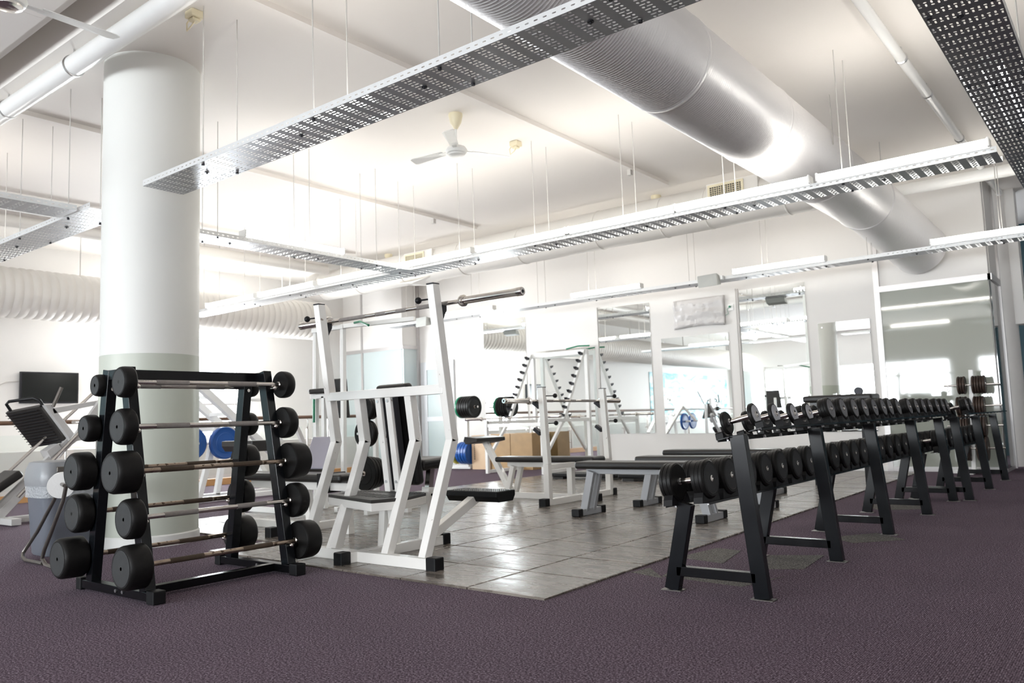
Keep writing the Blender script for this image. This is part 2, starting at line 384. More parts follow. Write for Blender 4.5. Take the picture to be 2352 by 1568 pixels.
# window frames + panes
def window(name, x0, x1, y0, y1, z0, z1, axis, nx, frame=.05):
    f = MB()
    if axis == 'x':
        xm = (x0 + x1) / 2
        for k in range(nx + 1):
            y = y0 + (y1 - y0) * k / nx; f.box(xm - .04, xm + .04, y - frame / 2, y + frame / 2, z0, z1)
        for z in (z0, z1, z0 + (z1 - z0) * .32): f.box(xm - .04, xm + .04, y0, y1, z - frame / 2, z + frame / 2)
    else:
        ym = (y0 + y1) / 2
        for k in range(nx + 1):
            x = x0 + (x1 - x0) * k / nx; f.box(x - frame / 2, x + frame / 2, ym - .04, ym + .04, z0, z1)
        for z in (z0, z1, z0 + (z1 - z0) * .32): f.box(x0, x1, ym - .04, ym + .04, z - frame / 2, z + frame / 2)
    o = struct(f.build(name, alu_m))
    return o
window('window_1', XL - .12, XL - .04, 6.9, 9.75, .85, 2.86, 'x', 2)
window('window_2', -14, -6, YB - .12, YB - .04, .9, 2.8, 'y', 5)
window('window_3', -5, 2, YB - .12, YB - .04, .9, 2.8, 'y', 4)
# round pillar, sage dado
pl = MB(); PX, PY, PR = -6.92, 3.62, 0.405
pl.lathe((PX, PY, 1.61), (PX, PY, CZ), [(0, PR), (CZ - 1.61, PR)], 64)
pil = struct(pl.build('pillar', pil_m))
MB().lathe((PX, PY, 0), (PX, PY, 1.61), [(0, PR + .002), (1.609, PR + .002), (1.61, PR)], 64).build('pillar_dado', pilg_m, pil)
MB().lathe((PX, PY, 0), (PX, PY, .1), [(0, PR + .012), (.085, PR + .012), (.095, PR + .003)], 64).build('pillar_skirting', pil_m, pil)
# right hand column by the teal wall
cl = struct(MB().lathe((-1.81, 14.52, 0), (-1.81, 14.52, CZ), [(0, .33), (CZ, .33)], 40).build('column', wall_m))
MB().box(-1.65, -1.37, 14.40, 14.70, 2.15, CZ).build('column_casing', wall_m, cl)

# glazed office box at the right end of the back wall
GX = -1.63
struct(MB().box(GX - .10, GX, WY + .12, 13.95, 2.76, CZ).build('wall_office', wall_m))
t = MB(); t.box(-3.17, -3.09, WY - .035, WY - .001, 0, 3.6); t.box(-3.17, GX + .02, WY - .045, WY + .01, 2.70, 2.79); t.box(GX - .02, GX + .035, WY - .045, 13.95, 2.70, 2.79)
t.box(-3.09, GX, WY - .03, WY, 0, .07); t.box(GX - .05, GX + .01, WY - .03, 13.95, 0, .05); t.box(GX - .02, GX + .03, 13.92, 13.97, 0, CZ)
struct(t.build('trim_1', alu_m, None))
gl = struct(MB().box(-3.09, GX - .02, WY - .022, WY - .008, .07, 2.70).build('window_4', tint_m))
MB().box(GX - .0, GX + .012, WY - .02, 13.92, .05, 2.70).build('glass_side', tintd_m, gl)
# glazed lobby at the left end
lb = MB(); lb.box(-15.1, -13.0, 12.6, WY + .12, 2.72, CZ); struct(lb.build('wall_lobby', wall_m))
g2 = MB(); g2.box(-14.98, -13.02, 12.61, 12.63, 0.05, 2.64); lobby = struct(g2.build('window_5', frost_m))
MB().box(-13.02, -13.0, 12.64, 13.1, .05, 2.64).build('glass_side', frost_m, lobby)
t = MB(); t.box(-15.0, -12.98, 12.59, 12.64, 2.64, 2.72); t.box(-13.04, -12.97, 12.58, 13.1, 2.64, 2.72)
t.box(-14.37, -14.31, 12.585, 12.62, 0, CZ); t.box(-13.0, -12.94, 13.04, 13.1, 0, CZ); t.box(-15, -12.98, 12.59, 12.63, 0, .06)
struct(t.build('trim_2', alu_m))
# door in the back wall
d = MB(); d.box(-12.90, -12.82, WY - .04, WY, 0, 2.33); d.box(-11.98, -11.90, WY - .04, WY, 0, 2.33); d.box(-12.82, -11.98, WY - .04, WY, 2.25, 2.33)
d.box(-12.82, -12.72, WY - .035, WY, 0, 2.25); d.box(-12.08, -11.98, WY - .035, WY, 0, 2.25); d.box(-12.72, -12.08, WY - .035, WY, 1.0, 1.1)
d.box(-12.72, -12.08, WY - .035, WY, 2.15, 2.249); d.box(-12.72, -12.08, WY - .035, WY, 0, .1)
dr = struct(d.build('door_1', mat('door_grey', (0.66, 0.67, 0.69), .35)))
MB().box(-12.72, -12.08, WY - .02, WY - .005, 1.1, 2.15).build('door_pane', frost_m, dr); MB().box(-12.72, -12.08, WY - .02, WY - .005, .1, 1.0).build('door_pane', frost_m, dr)
MB().cyl((-12.03, WY - .08, 1.0), (-12.03, WY - .08, 1.12), .011).cyl((-12.03, WY - .08, 1.06), (-12.03, WY - .03, 1.06), .009).build('door_handle', chrome_m, dr)
# mirrors
MIR = [(-11.03, -9.91, .69, 3.06, 'tall mirror behind the stack of black bumper plates'), (-9.85, -8.25, .12, 2.32, 'wide low mirror behind the white squat rack'),
       (-8.15, -7.05, .64, 3.02, 'tall mirror just left of the crumpled wall sheet'), (-6.84, -5.56, .62, 2.33, 'low mirror under the crumpled wall sheet'),
       (-5.33, -4.22, .62, 3.02, 'tall mirror with a narrow trim, right of the crumpled sheet'), (-4.05, -3.27, .60, 2.32, 'narrow mirror nearest the tinted glass office')]
for x0, x1, z0, z1, lab in MIR:
    r = thing('wall_mirror', lab, 'mirror', ((x0 + x1) / 2, WY - .01, z0), 'mirrors on the back wall')
    MB().box(x0, x1, WY - .012, WY - .002, z0, z1).build('mirror_pane', mirror_m, r)
    for px in (x0 + .06, x1 - .06):
        for pz in (z0 + .07, z1 - .07): MB().cyl((px, WY - .018, pz), (px, WY - .011, pz), .011, 8).build('mirror_stud', zinc_m, r)
struct(MB().box(-5.45, -5.34, WY - .04, WY, 0, 3.05).box(-5.40, -5.37, WY - .06, WY - .04, 0, 3.05).build('trim_3', wall_m))
struct(MB().box(-8.22, -8.16, WY - .03, WY, 0, 3.05).build('trim_4', wall_m))
struct(MB().box(-13, -3.17, WY - .018, WY - .001, 0, .09).build('baseboard_back', white2_m))
# mural on the left wall, seen only in the mirrors
tag(MB().box(XL + .002, XL + .02, -8.6, -1.4, .75, 2.65).build('mural_panel', mural_m), 'large teal underwater mural seen reflected in the low mirror', 'mural')
# balustrade along the drop at the left
ba = struct(MB().box(-13.06, -12.98, YB + .5, 12.58, 0, .115).build('baseboard_left', skirt_m))
rl = thing('balustrade', 'long glass balustrade with dark wooden handrail along the left side', 'railing', (-13.02, 2.0, .115))
MB().cyl((-13.02, YB + .5, 1.16), (-13.02, 12.55, 1.16), .032, 14).build('handrail', rail_m, rl)
yy = -8.0
while yy < 12.5:
    MB().cyl((-13.02, yy, .115), (-13.02, yy, .93), .024, 12).tube([(-13.02, yy, .93), (-13.0, yy, 1.02), (-13.015, yy, 1.14)], .012, 8).cyl((-13.03, yy + .02, .62), (-13.03, yy + .16, .62), .012, 8).cyl((-13.03, yy + .02, .3), (-13.03, yy + .16, .3), .012, 8).build('post', chrome_m, rl)
    MB().box(-13.032, -13.02, yy + .12, yy + 1.38, .18, .98).build('glass_panel', glass_m, rl)
    yy += 1.5
struct(MB().box(XL, -14.2, YB, 12.58, 0, .72).build('trim_5', wall_m))

# ================================================================== OVERHEAD SERVICES
def ribbed(name, p, q, r, pitch, amp, mt, n=44, parent=None):
    L = (Vector(q) - Vector(p)).length; k = int(L / pitch); prof = []
    for i in range(k):
        prof += [(i * pitch, r - amp), (i * pitch + pitch * .5, r + amp)]
    prof.append((L, r - amp))
    return MB().lathe(p, q, prof, n).build(name, mt, parent)
md = thing('ventilation_duct', 'large foil-wrapped round duct running away overhead to the glass office', 'duct', (-2.77, 5, 3.71))
ribbed('duct_section', (-2.77, -3, 3.71), (-2.77, 5.6, 3.71), .39, .030, .0045, foil_m, 56, md)
ribbed('duct_section', (-2.77, 5.6, 3.71), (-2.77, 9.35, 3.71), .39, .030, .0035, foil_m, 56, md)
MB().lathe((-2.77, 9.35, 3.71), (-2.77, 11.3, 3.71), [(0, .385), (1.95, .385)], 56).build('duct_section', foil_m, md)
MB().tube([(-2.77, 11.25, 3.71), (-2.76, 11.7, 3.69), (-2.72, 12.1, 3.61), (-2.63, 12.5, 3.48), (-2.54, 12.85, 3.34), (-2.49, 13.095, 3.27)], .385, 48).build('duct_elbow', foil_m, md)
for y in (3.9, 5.6, 7.4, 9.35, 11.25):
    MB().lathe((-2.77, y - .02, 3.71), (-2.77, y + .02, 3.71), [(0, .392), (.01, .399), (.03, .399), (.04, .392)], 56).build('joint_band', foil_m, md)
for y in (2.5, 4.9, 8.6, 10.6):
  for xx in (-3.17, -2.37): MB().beam((xx, y, 3.71), (xx, y, CZ), .025, .004, (0, 1, 0)).build('hanger_strap', rod_m, md)
d2 = thing('branch_duct', 'long painted round duct crossing the room in front of the mirror wall', 'duct', (-8, 10.5, 3.82))
MB().lathe((-13.3, 10.5, 3.82), (-3.10, 10.5, 3.82), [(0, .295), (10.2, .295)], 40).build('duct_section', duct2_m, d2)
for x in (-13.0, -11.9, -10.6, -9.2, -7.9, -6.4, -5.3, -4.6, -3.5):
    MB().lathe((x - .015, 10.5, 3.82), (x + .015, 10.5, 3.82), [(0, .296), (.01, .304), (.02, .304), (.03, .296)], 40).build('joint_band', duct2_m, d2)
MB().prism([(-10.75, 3.55), (-10.35, 3.5), (-9.95, 3.56), (-10.35, 3.535)], 'y', 10.3, 10.7).build('duct_branch_plate', duct2_m, d2)
def grille(x0, x1, y, z0, z1, parent):
    MB().box(x0 - .05, x1 + .22, y, y + .3, z0 - .04, z1 + .05).build('grille_box', duct2_m, parent)
    g = MB(); n = 14; 
    for i in range(n + 1): xx = x0 + (x1 - x0) * i / n; g.box(xx - .004, xx + .004, y - .012, y - .002, z0, z1)
    for i in range(7): zz = z0 + (z1 - z0) * i / 6; g.box(x0, x1, y - .012, y - .002, zz - .004, zz + .004)
    g.box(x0 - .03, x0, y - .015, y - .001, z0 - .03, z1 + .03); g.box(x1, x1 + .03, y - .015, y - .001, z0 - .03, z1 + .03)
    g.box(x0, x1, y - .015, y - .001, z1, z1 + .03); g.box(x0, x1, y - .015, y - .001, z0 - .03, z0)
    MB().box(x0, x1, y - .0015, y + .003, z0, z1).build('grille_throat', bolt_m, parent)
    g.build('grille', cream_m, parent)
grille(-4.47, -4.02, 10.20, 3.86, 4.02, d2); grille(-10.38, -9.95, 10.20, 3.86, 3.98, d2)
d3 = thing('spiral_duct', 'large white spiral-ribbed duct high along the left side wall', 'duct', (-13.8, 4, 3.2))
prof = []
for i in range(150):
    z_ = i * .13; prof += [(z_, .385), (z_ + .045, .40), (z_ + .085, .40)]
MB().lathe((-13.8, -8.5, 3.2), (-13.8, 11, 3.2), prof, 36).build('duct_section', duct2_m, d3)
for y in (-6, -2, 2, 6, 10): MB().beam((-13.8, y, 3.6), (-13.8, y, CZ), .03, .006).build('hanger_strap', rod_m, d3)
# pipes and cable trunks under the ceiling
pp = thing('ceiling_pipe', 'thick white pipe crossing the ceiling in front of the pillar', 'pipe', (-7, 2.93, 4.1))
MB().cyl((-11.6, 2.96, 4.10), (1, 2.96, 4.10), .085, 24).build('pipe_run', white2_m, pp)
for x in (-9.2, -8.4, -7.0, -4.8, -2.2):
    MB().lathe((x - .012, 2.96, 4.10), (x + .012, 2.96, 4.10), [(0, .086), (.004, .094), (.02, .094), (.024, .086)], 24).cyl((x, 2.96, 4.17), (x, 2.96, CZ), .008, 8).build('pipe_clip', zinc_m, pp)
pp = thing('sprinkler_pipe', 'thin white pipe under the ceiling beside the dark right-hand tray', 'pipe', (-1.5, 8, 4.15))
MB().cyl((-1.52, 3.2, 4.14), (-1.52, 14.1, 4.14), .045, 16).build('pipe_run', white2_m, pp)
MB().cyl((-3.2, 12.35, 4.03), (1.5, 12.35, 4.03), .085, 16).build('pipe_run', white2_m, pp)
for y in (7.9, 9.0, 10.8, 13.0): MB().lathe((-1.52, y - .02, 4.14), (-1.52, y + .02, 4.14), [(0, .046), (.01, .056), (.03, .056), (.04, .046)], 16).cyl((-1.52, y, 4.19), (-1.52, y, CZ), .008, 8).build('pipe_clip', zinc_m, pp)
for x, y0, lab in ((-5.15, 5.6, 'cable trunk on the ceiling just right of the spinning fan'), (-8.75, 5.6, 'cable trunk on the ceiling to the left of the spinning fan')):
    lab = lab.replace('spinning ', 'white three-blade ')
    r = thing('ceiling_conduit', lab, 'conduit', (x, y0, CZ - .04))
    MB().box(x - .05, x + .05, 3.0, 10.25, CZ - .05, CZ - .001).build('trunk_body', ceil_m, r)
    MB().box(x - .025, x + .025, 9.2, 9.26, CZ - .12, CZ - .05).build('trunk_clip', rod_m, r)
pp = thing('service_pipe', 'long pale pipe under the ceiling at the far left behind the pillar', 'pipe', (-11.9, 4, 4.05))
MB().cyl((-11.9, -6, 4.08), (-11.9, 10.1, 4.08), .07, 16).build('pipe_run', white2_m, pp)
MB().cyl((-12.5, -6, 4.02), (-12.5, 10.1, 4.02), .09, 16).build('pipe_run', duct2_m, pp)

# perforated cable trays: real slots cut in sheet metal
def ring(cx, cy, sx, sy, hx, hy, k=8):
    """rectangle sx,sy around an obround hole hx,hy"""
    out = [(cx + sx * a, cy + sy * b) for a, b in ((.5, -.5), (.5, 0), (.5, .5), (0, .5), (-.5, .5), (-.5, 0), (-.5, -.5), (0, -.5))]
    r = min(hx, hy) / 2
    inn = []
    for ox, oy in out:
        dx, dy = (ox - cx) / (sx / 2), (oy - cy) / (sy / 2)
        if hx >= hy: px = dx * (hx / 2 - (0 if dy == 0 else r * .45)); py = dy * (hy / 2) * (1 if dx == 0 else .86)
        else: px = dx * (hx / 2) * (1 if dy == 0 else .86); py = dy * (hy / 2 - (0 if dx == 0 else r * .45))
        if dx != 0 and dy != 0 and abs(hx - hy) < 1e-6: px, py = dx * r * .707, dy * r * .707
        inn.append((cx + px, cy + py))
    fs = [(i, (i + 1) % 8, 8 + (i + 1) % 8, 8 + i) for i in range(8)]
    return out + inn, fs
CELL = 0.117
def cell_plate(mp, wd):
    m = MB(); rows = 12; h = wd / rows
    for r in range(rows):
        cy = (r + .5) * h; a = .044; b = .026; g = CELL - a - b
        items = [(0, a, .034, .0105, 's'), (a, b, .0180, .0180, 'c')] if r % 2 == 0 else [(0, b, .0180, .0180, 'c'), (b, a, .034, .0105, 's')]
        for x0, sw, hx, hy, _ in items:
            vs, fs = ring(x0 + sw / 2, cy, sw, h, hx, hy); m.add([mp(x, y, 0) for x, y in vs], fs)
        x0 = a + b; m.add([mp(x, y, 0) for x, y in ((x0, cy - h / 2), (CELL, cy - h / 2), (CELL, cy + h / 2), (x0, cy + h / 2))], [(0, 1, 2, 3)])
    return m
def cell_lip(mp, y, hgt):
    m = MB(); 
    for q in (.25, .75):
        vs, fs = ring(CELL * q, hgt * .5, CELL / 2, hgt, .026, .008); m.add([mp(x, y, z) for x, z in vs], fs)
    return m
def tray(label, axis, a0, a1, c0, wd, z, rods, mt=galv_m):
    L = a1 - a0; n = max(1, int(round(L / CELL)))
    loc = (a0, c0, z) if axis == 'x' else (c0, a0, z)
    t = thing('cable_tray', label, 'cable tray', loc)
    mp = (lambda u, v, w: (a0 + u, c0 + v, z + w)) if axis == 'x' else (lambda u, v, w: (c0 + v, a0 + u, z + w))
    def arr(o):
        m = o.modifiers.new('repeat', 'ARRAY'); m.count = n; m.use_relative_offset = False; m.use_constant_offset = True
        m.constant_offset_displace = (CELL, 0, 0) if axis == 'x' else (0, CELL, 0)
        s = o.modifiers.new('sheet', 'SOLIDIFY'); s.thickness = .0015; s.offset = 0
    arr(cell_plate(mp, wd).build('perforated_plate', mt, t))
    arr(cell_lip(mp, 0, .05).build('side_lip', lit_lip_m, t)); arr(cell_lip(mp, wd, .05).build('side_lip', lit_lip_m, t))
    for a in rods:
        for v in (.03, wd - .03):
            x, y, zz = mp(a - a0, v, 0)
            rd = MB().cyl((x, y, z - .012), (x, y, CZ), .0045, 8).build('hanger_rod', rod_m, t)
            MB().cyl((x, y, z - .014), (x, y, z - .001), .012, 8).build('rod_nut', bolt_m, rd)
    # brackets under the plate
    for k in range(1, int(L / 1.2) + 1):
        x, y, zz = mp(k * 1.2 - .5, wd * .45, 0)
        MB().cyl((x, y, z - .006), (x, y, z - .001), .018, 10).cyl((x, y, z - .016), (x, y, z - .001), .007, 8).build('fixing_bolt', bolt_m, t)
    return t
TZ = 2.98
tray('long perforated tray in the foreground, running from the pillar overhead', 'x', -6.40, -0.76, 3.27, .355, TZ, (-5.54, -4.20, -3.05, -1.9))
tray('perforated tray at the top right corner running straight away from the viewer', 'y', 1.6, 12.2, -0.765, .355, TZ, (2.2, 4.6, 5.8, 6.9, 8.9, 10.4))
tray('middle perforated tray crossing in front of the painted branch duct', 'x', -13.2, -0.78, 7.50, .355, TZ + .002, (-12.6, -11.4, -10.2, -9.0, -7.79, -6.70, -5.51, -4.31, -3.15, -2.015))
tray('farthest perforated tray, hanging just in front of the mirror wall', 'x', -12.6, -0.3, 11.75, .30, TZ + .03, (-12.0, -10.2, -8.6, -7.5, -5.6, -4.4, -2.9, -1.3))
tray('short perforated tray linking the pillar area to the middle tray', 'y', 4.25, 7.49, -7.93, .355, TZ + .004, (4.7, 5.9, 6.95))
tray('perforated tray coming from the left edge to the pillar', 'x', -12.5, -7.36, 3.27, .355, TZ + .004, (-10.2, -8.98, -7.86))
tray('short perforated tray meeting the left tray at a right angle', 'y', 0.9, 3.26, -7.90, .355, TZ + .006, (2.0,))

# fluorescent battens lying on the trays
def batten_proto(L):
    t = thing('ceiling_light', 'x', 'light', (0, 0, 0), 'fluorescent battens lying on the cable trays')
    MB().box(-L / 2, L / 2, -.03, .03, .0, .018).build('housing', white2_m, t, .004)
    n = 14; poly = [(.062 * math.cos(2 * PI * k / n), .054 + .037 * math.sin(2 * PI * k / n)) for k in range(n)]
    MB().prism(poly, 'x', -L / 2 + .02, L / 2 - .02).build('diffuser', lens_m, t)
    for s in (-1, 1): MB().box(min(s * L / 2, s * (L / 2 - .022)), max(s * L / 2, s * (L / 2 - .022)), -.065, .065, .010, .095).build('end_cap', white2_m, t, .012)
    return t
def wires(t, L, axis):
    pass
bats = [((-1.54, 7.52, 0), 'x', 'lit batten nearest the right end of the middle tray'), ((-2.99, 7.52, 0), 'x', 'lit batten on the middle tray under the foil duct'),
        ((-4.36, 7.52, 0), 'x', 'third lit batten from the right on the middle tray'), ((-5.69, 7.52, 0), 'x', 'fourth lit batten from the right on the middle tray'),
        ((-7.15, 7.52, 0), 'x', 'lit batten beside the junction of the middle and linking trays'), ((-8.75, 7.52, 0), 'x', 'sixth lit batten from the right on the middle tray'),
        ((-10.25, 7.52, 0), 'x', 'seventh lit batten from the right on the middle tray'), ((-11.75, 7.52, 0), 'x', 'leftmost lit batten on the middle tray'),
        ((-1.40, 11.74, .03), 'x', 'lit batten on the far tray below the foil duct elbow'), ((-4.15, 11.74, .03), 'x', 'lit batten on the far tray right of the grey speaker'),
        ((-7.13, 11.74, .03), 'x', 'lit batten on the far tray left of the grey speaker'), ((-10.3, 11.74, .03), 'x', 'lit batten at the left end of the far tray'),
        ((-4.45, 3.50, 0), 'x', 'lit batten lying on the foreground tray, only its edge showing'),
        ((-7.62, 5.7, 0), 'y', 'lit batten on the short tray linking pillar and middle tray'),
        ((-10.3, 3.30, 0), 'x', 'lit batten on the tray left of the pillar'),
        ((-0.60, 6.4, 0), 'y', 'lit batten lying inside the top right tray'), ((-0.60, 2.6, 0), 'y', 'lit batten in the top right tray nearest the viewer')]
bp_ = batten_proto(1.40)
for k, ((x, y, dz), ax, lab) in enumerate(bats):
    rot = (0, 0, 0 if ax == 'x' else PI / 2)
    if k == 0: b_ = bp_; b_['label'] = lab; b_.location = (x, y, TZ + .052 + dz - .012); b_.rotation_euler = rot
    else: b_ = dup(bp_, (x, y, TZ + .040 + dz), lab, None, rot)
# small power boxes and fans
def fan(loc, ang, label, k_=1.0):
    t = thing('ceiling_fan', label, 'fan', loc, 'three-blade ceiling fans')
    x, y, z = loc
    MB().lathe((x, y, CZ), (x, y, CZ - .17), [(0, .075), (.02, .078), (.10, .06), (.15, .03), (.17, .018)], 24).build('canopy', cream_m, t)
    MB().cyl((x, y, CZ - .16), (x, y, z + .03), .011, 10).build('down_rod', fanw_m, t)
    MB().lathe((x, y, z + .05), (x, y, z - .055), [(0, .045), (.015, .10), (.045, .118), (.075, .105), (.10, .06), (.105, .03)], 32).build('motor', fanw_m, t)
    MB().lathe((x, y, z - .035), (x, y, z - .062), [(0, .092), (.012, .088), (.02, .07), (.027, .05)], 32).build('motor_cap', chrome_m if label.startswith('ceiling fan cut') else fanw_m, t)
    for k in range(3):
        a = ang + k * 2 * PI / 3; ca, sa = math.cos(a), math.sin(a)
        def P(r, s, h): r *= k_; s *= k_; return (x + ca * r - sa * s, y + sa * r + ca * s, z + h)
        MB().add([P(.10, -.02, 0), P(.22, -.03, 0), P(.22, .03, .004), P(.10, .02, .004), P(.10, -.02, .006), P(.22, -.03, .006), P(.22, .03, .010), P(.10, .02, .010)],
             [(0, 3, 2, 1), (4, 5, 6, 7), (0, 1, 5, 4), (1, 2, 6, 5), (2, 3, 7, 6), (3, 0, 4, 7)]).build('blade_arm', fanw_m, t)
        pr = [(.17, -.045, .0), (.58, -.062, -.012), (.61, -.04, -.01), (.61, .045, .012), (.58, .062, .016), (.17, .045, .012)]
        vs = [P(r, s, h) for r, s, h in pr] + [P(r, s, h + .006) for r, s, h in pr]; n = len(pr)
        MB().add(vs, [tuple(reversed(range(n))), tuple(range(n, 2 * n))] + [(i, (i + 1) % n, n + (i + 1) % n, n + i) for i in range(n)]).build('fan_blade', fanw_m, t)
    return t
fan((-5.60, 6.29, 3.84), math.radians(64), 'white three-blade ceiling fan above the middle of the gym')
fan((-5.80, 2.02, 3.87), math.radians(90), 'ceiling fan cut off by the top left corner of the frame', 1.2)
for x, y, lab in ((-5.58, 10.76, 'cream cone fitting on the ceiling behind the branch duct, left of the vent grille'), (-11.37, 10.70, 'cream cone fitting on the ceiling behind the far left of the branch duct')):
    t = thing('ceiling_rose', lab, 'fitting', (x, y, CZ), 'cream cones behind the duct')
    MB().lathe((x, y, CZ), (x, y, CZ - .17), [(0, .075), (.02, .078), (.10, .06), (.15, .03), (.17, .018)], 24).build('cone', cream_m, t)
    MB().cyl((x, y, CZ - .16), (x, y, CZ - .2), .008, 8).build('stub', fanw_m, t)
for x, y, lab in ((-5.67, 3.30, 'cream socket box on the ceiling beside a hanger rod near the pillar'), (-5.66, 7.42, 'cream socket box on the ceiling behind the white fan')):
    t = thing('junction_box', lab, 'box', (x, y, CZ))
    MB().box(x - .055, x + .055, y - .055, y + .055, CZ - .06, CZ - .001).build('box_body', cream_m, t, .008)
    MB().box(x - .035, x + .035, y - .035, y + .035, CZ - .085, CZ - .06).build('plug', cream_m, t, .008)
    MB().tube([(x - .05, y, CZ - .03), (x - .08, y - .02, CZ - .08), (x - .06, y - .03, CZ - .15), (x - .01, y - .02, CZ - .12), (x, y, CZ - .08)], .006, 8).build('cable', cream_m, t)
# grey loudspeaker boxes clipped to the far tray
for x, lab in ((-5.20, 'grey flat loudspeaker clipped to the far tray above the wall sheet'), (-11.40, 'grey flat loudspeaker at the left part of the far tray, behind the press bench upright')):
    t = thing('loudspeaker', lab, 'speaker', (x, 11.65, 3.0), 'grey loudspeakers on the far tray')
    MB().add([(x - .17, 11.60, 2.90), (x + .17, 11.55, 2.90), (x + .14, 11.60, 3.10), (x - .20, 11.64, 3.10), (x - .17, 11.72, 2.93), (x + .17, 11.70, 2.93), (x + .14, 11.72, 3.08), (x - .20, 11.74, 3.08)],
         [(0, 1, 2, 3), (4, 7, 6, 5), (0, 4, 5, 1), (1, 5, 6, 2), (2, 6, 7, 3), (3, 7, 4, 0)]).build('grille_front', speaker_m, t, .01)
    MB().box(x + .17, x + .21, 11.66, 11.72, 3.0, 3.06).build('bracket', zinc_m, t)
# wall sheet and socket
random.seed(3)
nx, nz = 26, 14; vs = []; fs = []
for j in range(nz + 1):
    for i in range(nx + 1):
        u, v = i / nx, j / nz
        x = -6.55 + .96 * u; z = 2.455 + .52 * v + (.03 * math.sin(u * 3.1) if v < .1 else 0)
        vs.append((x, WY - .03 - .05 * math.sin(PI * v) * math.sin(PI * u) - random.uniform(0, .03) - .012 * math.sin(v * 17), z))
for j in range(nz):
    for i in range(nx): a = j * (nx + 1) + i; fs.append((a, a + 1, a + nx + 2, a + nx + 1))
ws = MB().add(vs, fs, True).build('wall_sheet', poster_m, None, fix=False)
sm = ws.modifiers.new('thick', 'SOLIDIFY'); sm.thickness = .006
tag(ws, 'crumpled pale sheet pinned on the wall above the low mirror', 'sheet')
t = thing('wall_socket', 'small white socket with a dark plug right of the crumpled sheet', 'socket', (-5.47, WY - .02, 2.75))
MB().box(-5.52, -5.42, WY - .05, WY, 2.69, 2.80).build('socket_plate', white2_m, t, .005); MB().cyl((-5.48, WY - .08, 2.755), (-5.48, WY - .05, 2.755), .018, 10).tube([(-5.48, WY - .07, 2.755), (-5.53, WY - .06, 2.72), (-5.52, WY - .04, 2.64), (-5.58, WY - .03, 2.62)], .004, 6).build('plug', green_m, t)
# television on the left wall
t = thing('television', 'black flat television on the left wall above the leg press', 'television', (-14.93, 6.0, 1.75))
MB().box(XL + .03, XL + .08, 5.55, 6.50, 1.52, 2.06).build('bezel', bolt_m, t, .006); MB().box(XL + .0805, XL + .083, 5.58, 6.47, 1.55, 2.035).build('screen', screen_m, t)
MB().box(XL, XL + .03, 5.9, 6.15, 1.7, 1.9).build('wall_bracket', bolt_m, t)
tag(MB().tube([(XL + .02, 5.56, 1.90), (XL + .02, 5.35, 1.88), (XL + .02, 5.2, 1.81), (XL + .02, 5.0, 1.86), (XL + .02, 4.2, 1.86)], .008, 6).build('power_cable', rod_m), 'thin grey cable hanging along the wall left of the television', 'cable')

# ================================================================== DUMBBELL RACKS
def dumbbell_proto(r, th, gap, face, thin=False):
    """axis along x, centred at origin"""
    t = thing('dumbbell', 'x', 'dumbbell')
    for s in (-1, 1):
        i0 = s * gap / 2; 
        def pt(d): return (i0 + s * d, 0, 0)
        if thin: prof = [(0, r * .93), (.004, r), (th - .004, r), (th, r * .93)]
        else:
            prof = [(0, r * .9), (.005, r * .975), (th * .30, r * .975), (th * .33, r * .955), (th * .36, r * .985), (th * .62, r * .985), (th * .65, r * .96), (th * .68, r), (th - .010, r), (th, r * .90)]
        h = MB().lathe(pt(0), pt(th), prof, 26).build('weight_head', rub_m, t)
        MB().lathe(pt(th - .0005), pt(th + .003), [(0, r * .80), (.0025, r * .80), (.003, r * .77), (.0015, r * .75), (.0016, .03)], 26).build('face_disc', face, h)
        MB().lathe(pt(th + .001), pt(th + .0055), [(0, .017), (.004, .017), (.0045, .012), (.002, .011)], 16).build('end_ring', chrome_m, h)
        MB().lathe(pt(-.012), pt(.001), [(0, .015), (.003, .019), (.012, .019)], 8, smooth=False).build('collar_nut', zinc_m, t)
    MB().lathe((-gap / 2, 0, 0), (gap / 2, 0, 0), [(0, .0125), (gap * .25, .0135), (gap * .5, .0155), (gap * .75, .0135), (gap, .0125)], 14).build('handle', chrome_m, t)
    return t
face_l = mat('pale_rubber_face', (0.46, 0.46, 0.49), .38, var=.06, scale=30)
face_m = mat('grey_rubber_face', (0.17, 0.17, 0.18), .40, var=.08, scale=30)
db_thin = dumbbell_proto(.0615, .022, .134, face_l, True)
db_mid = dumbbell_proto(.075, .062, .112, face_m)
db_big = dumbbell_proto(.103, .075, .113, rubface_m)
A_T, A_L = math.radians(14), math.radians(6)
def place(proto, used, loc, tilt, label, group):
    if proto not in used:
        used.append(proto); proto.location = loc; proto.rotation_euler = (0, -tilt, 0); proto['label'] = label; proto['group'] = group; return proto
    return dup(proto, loc, label, group, (0, -tilt, 0))
used = []
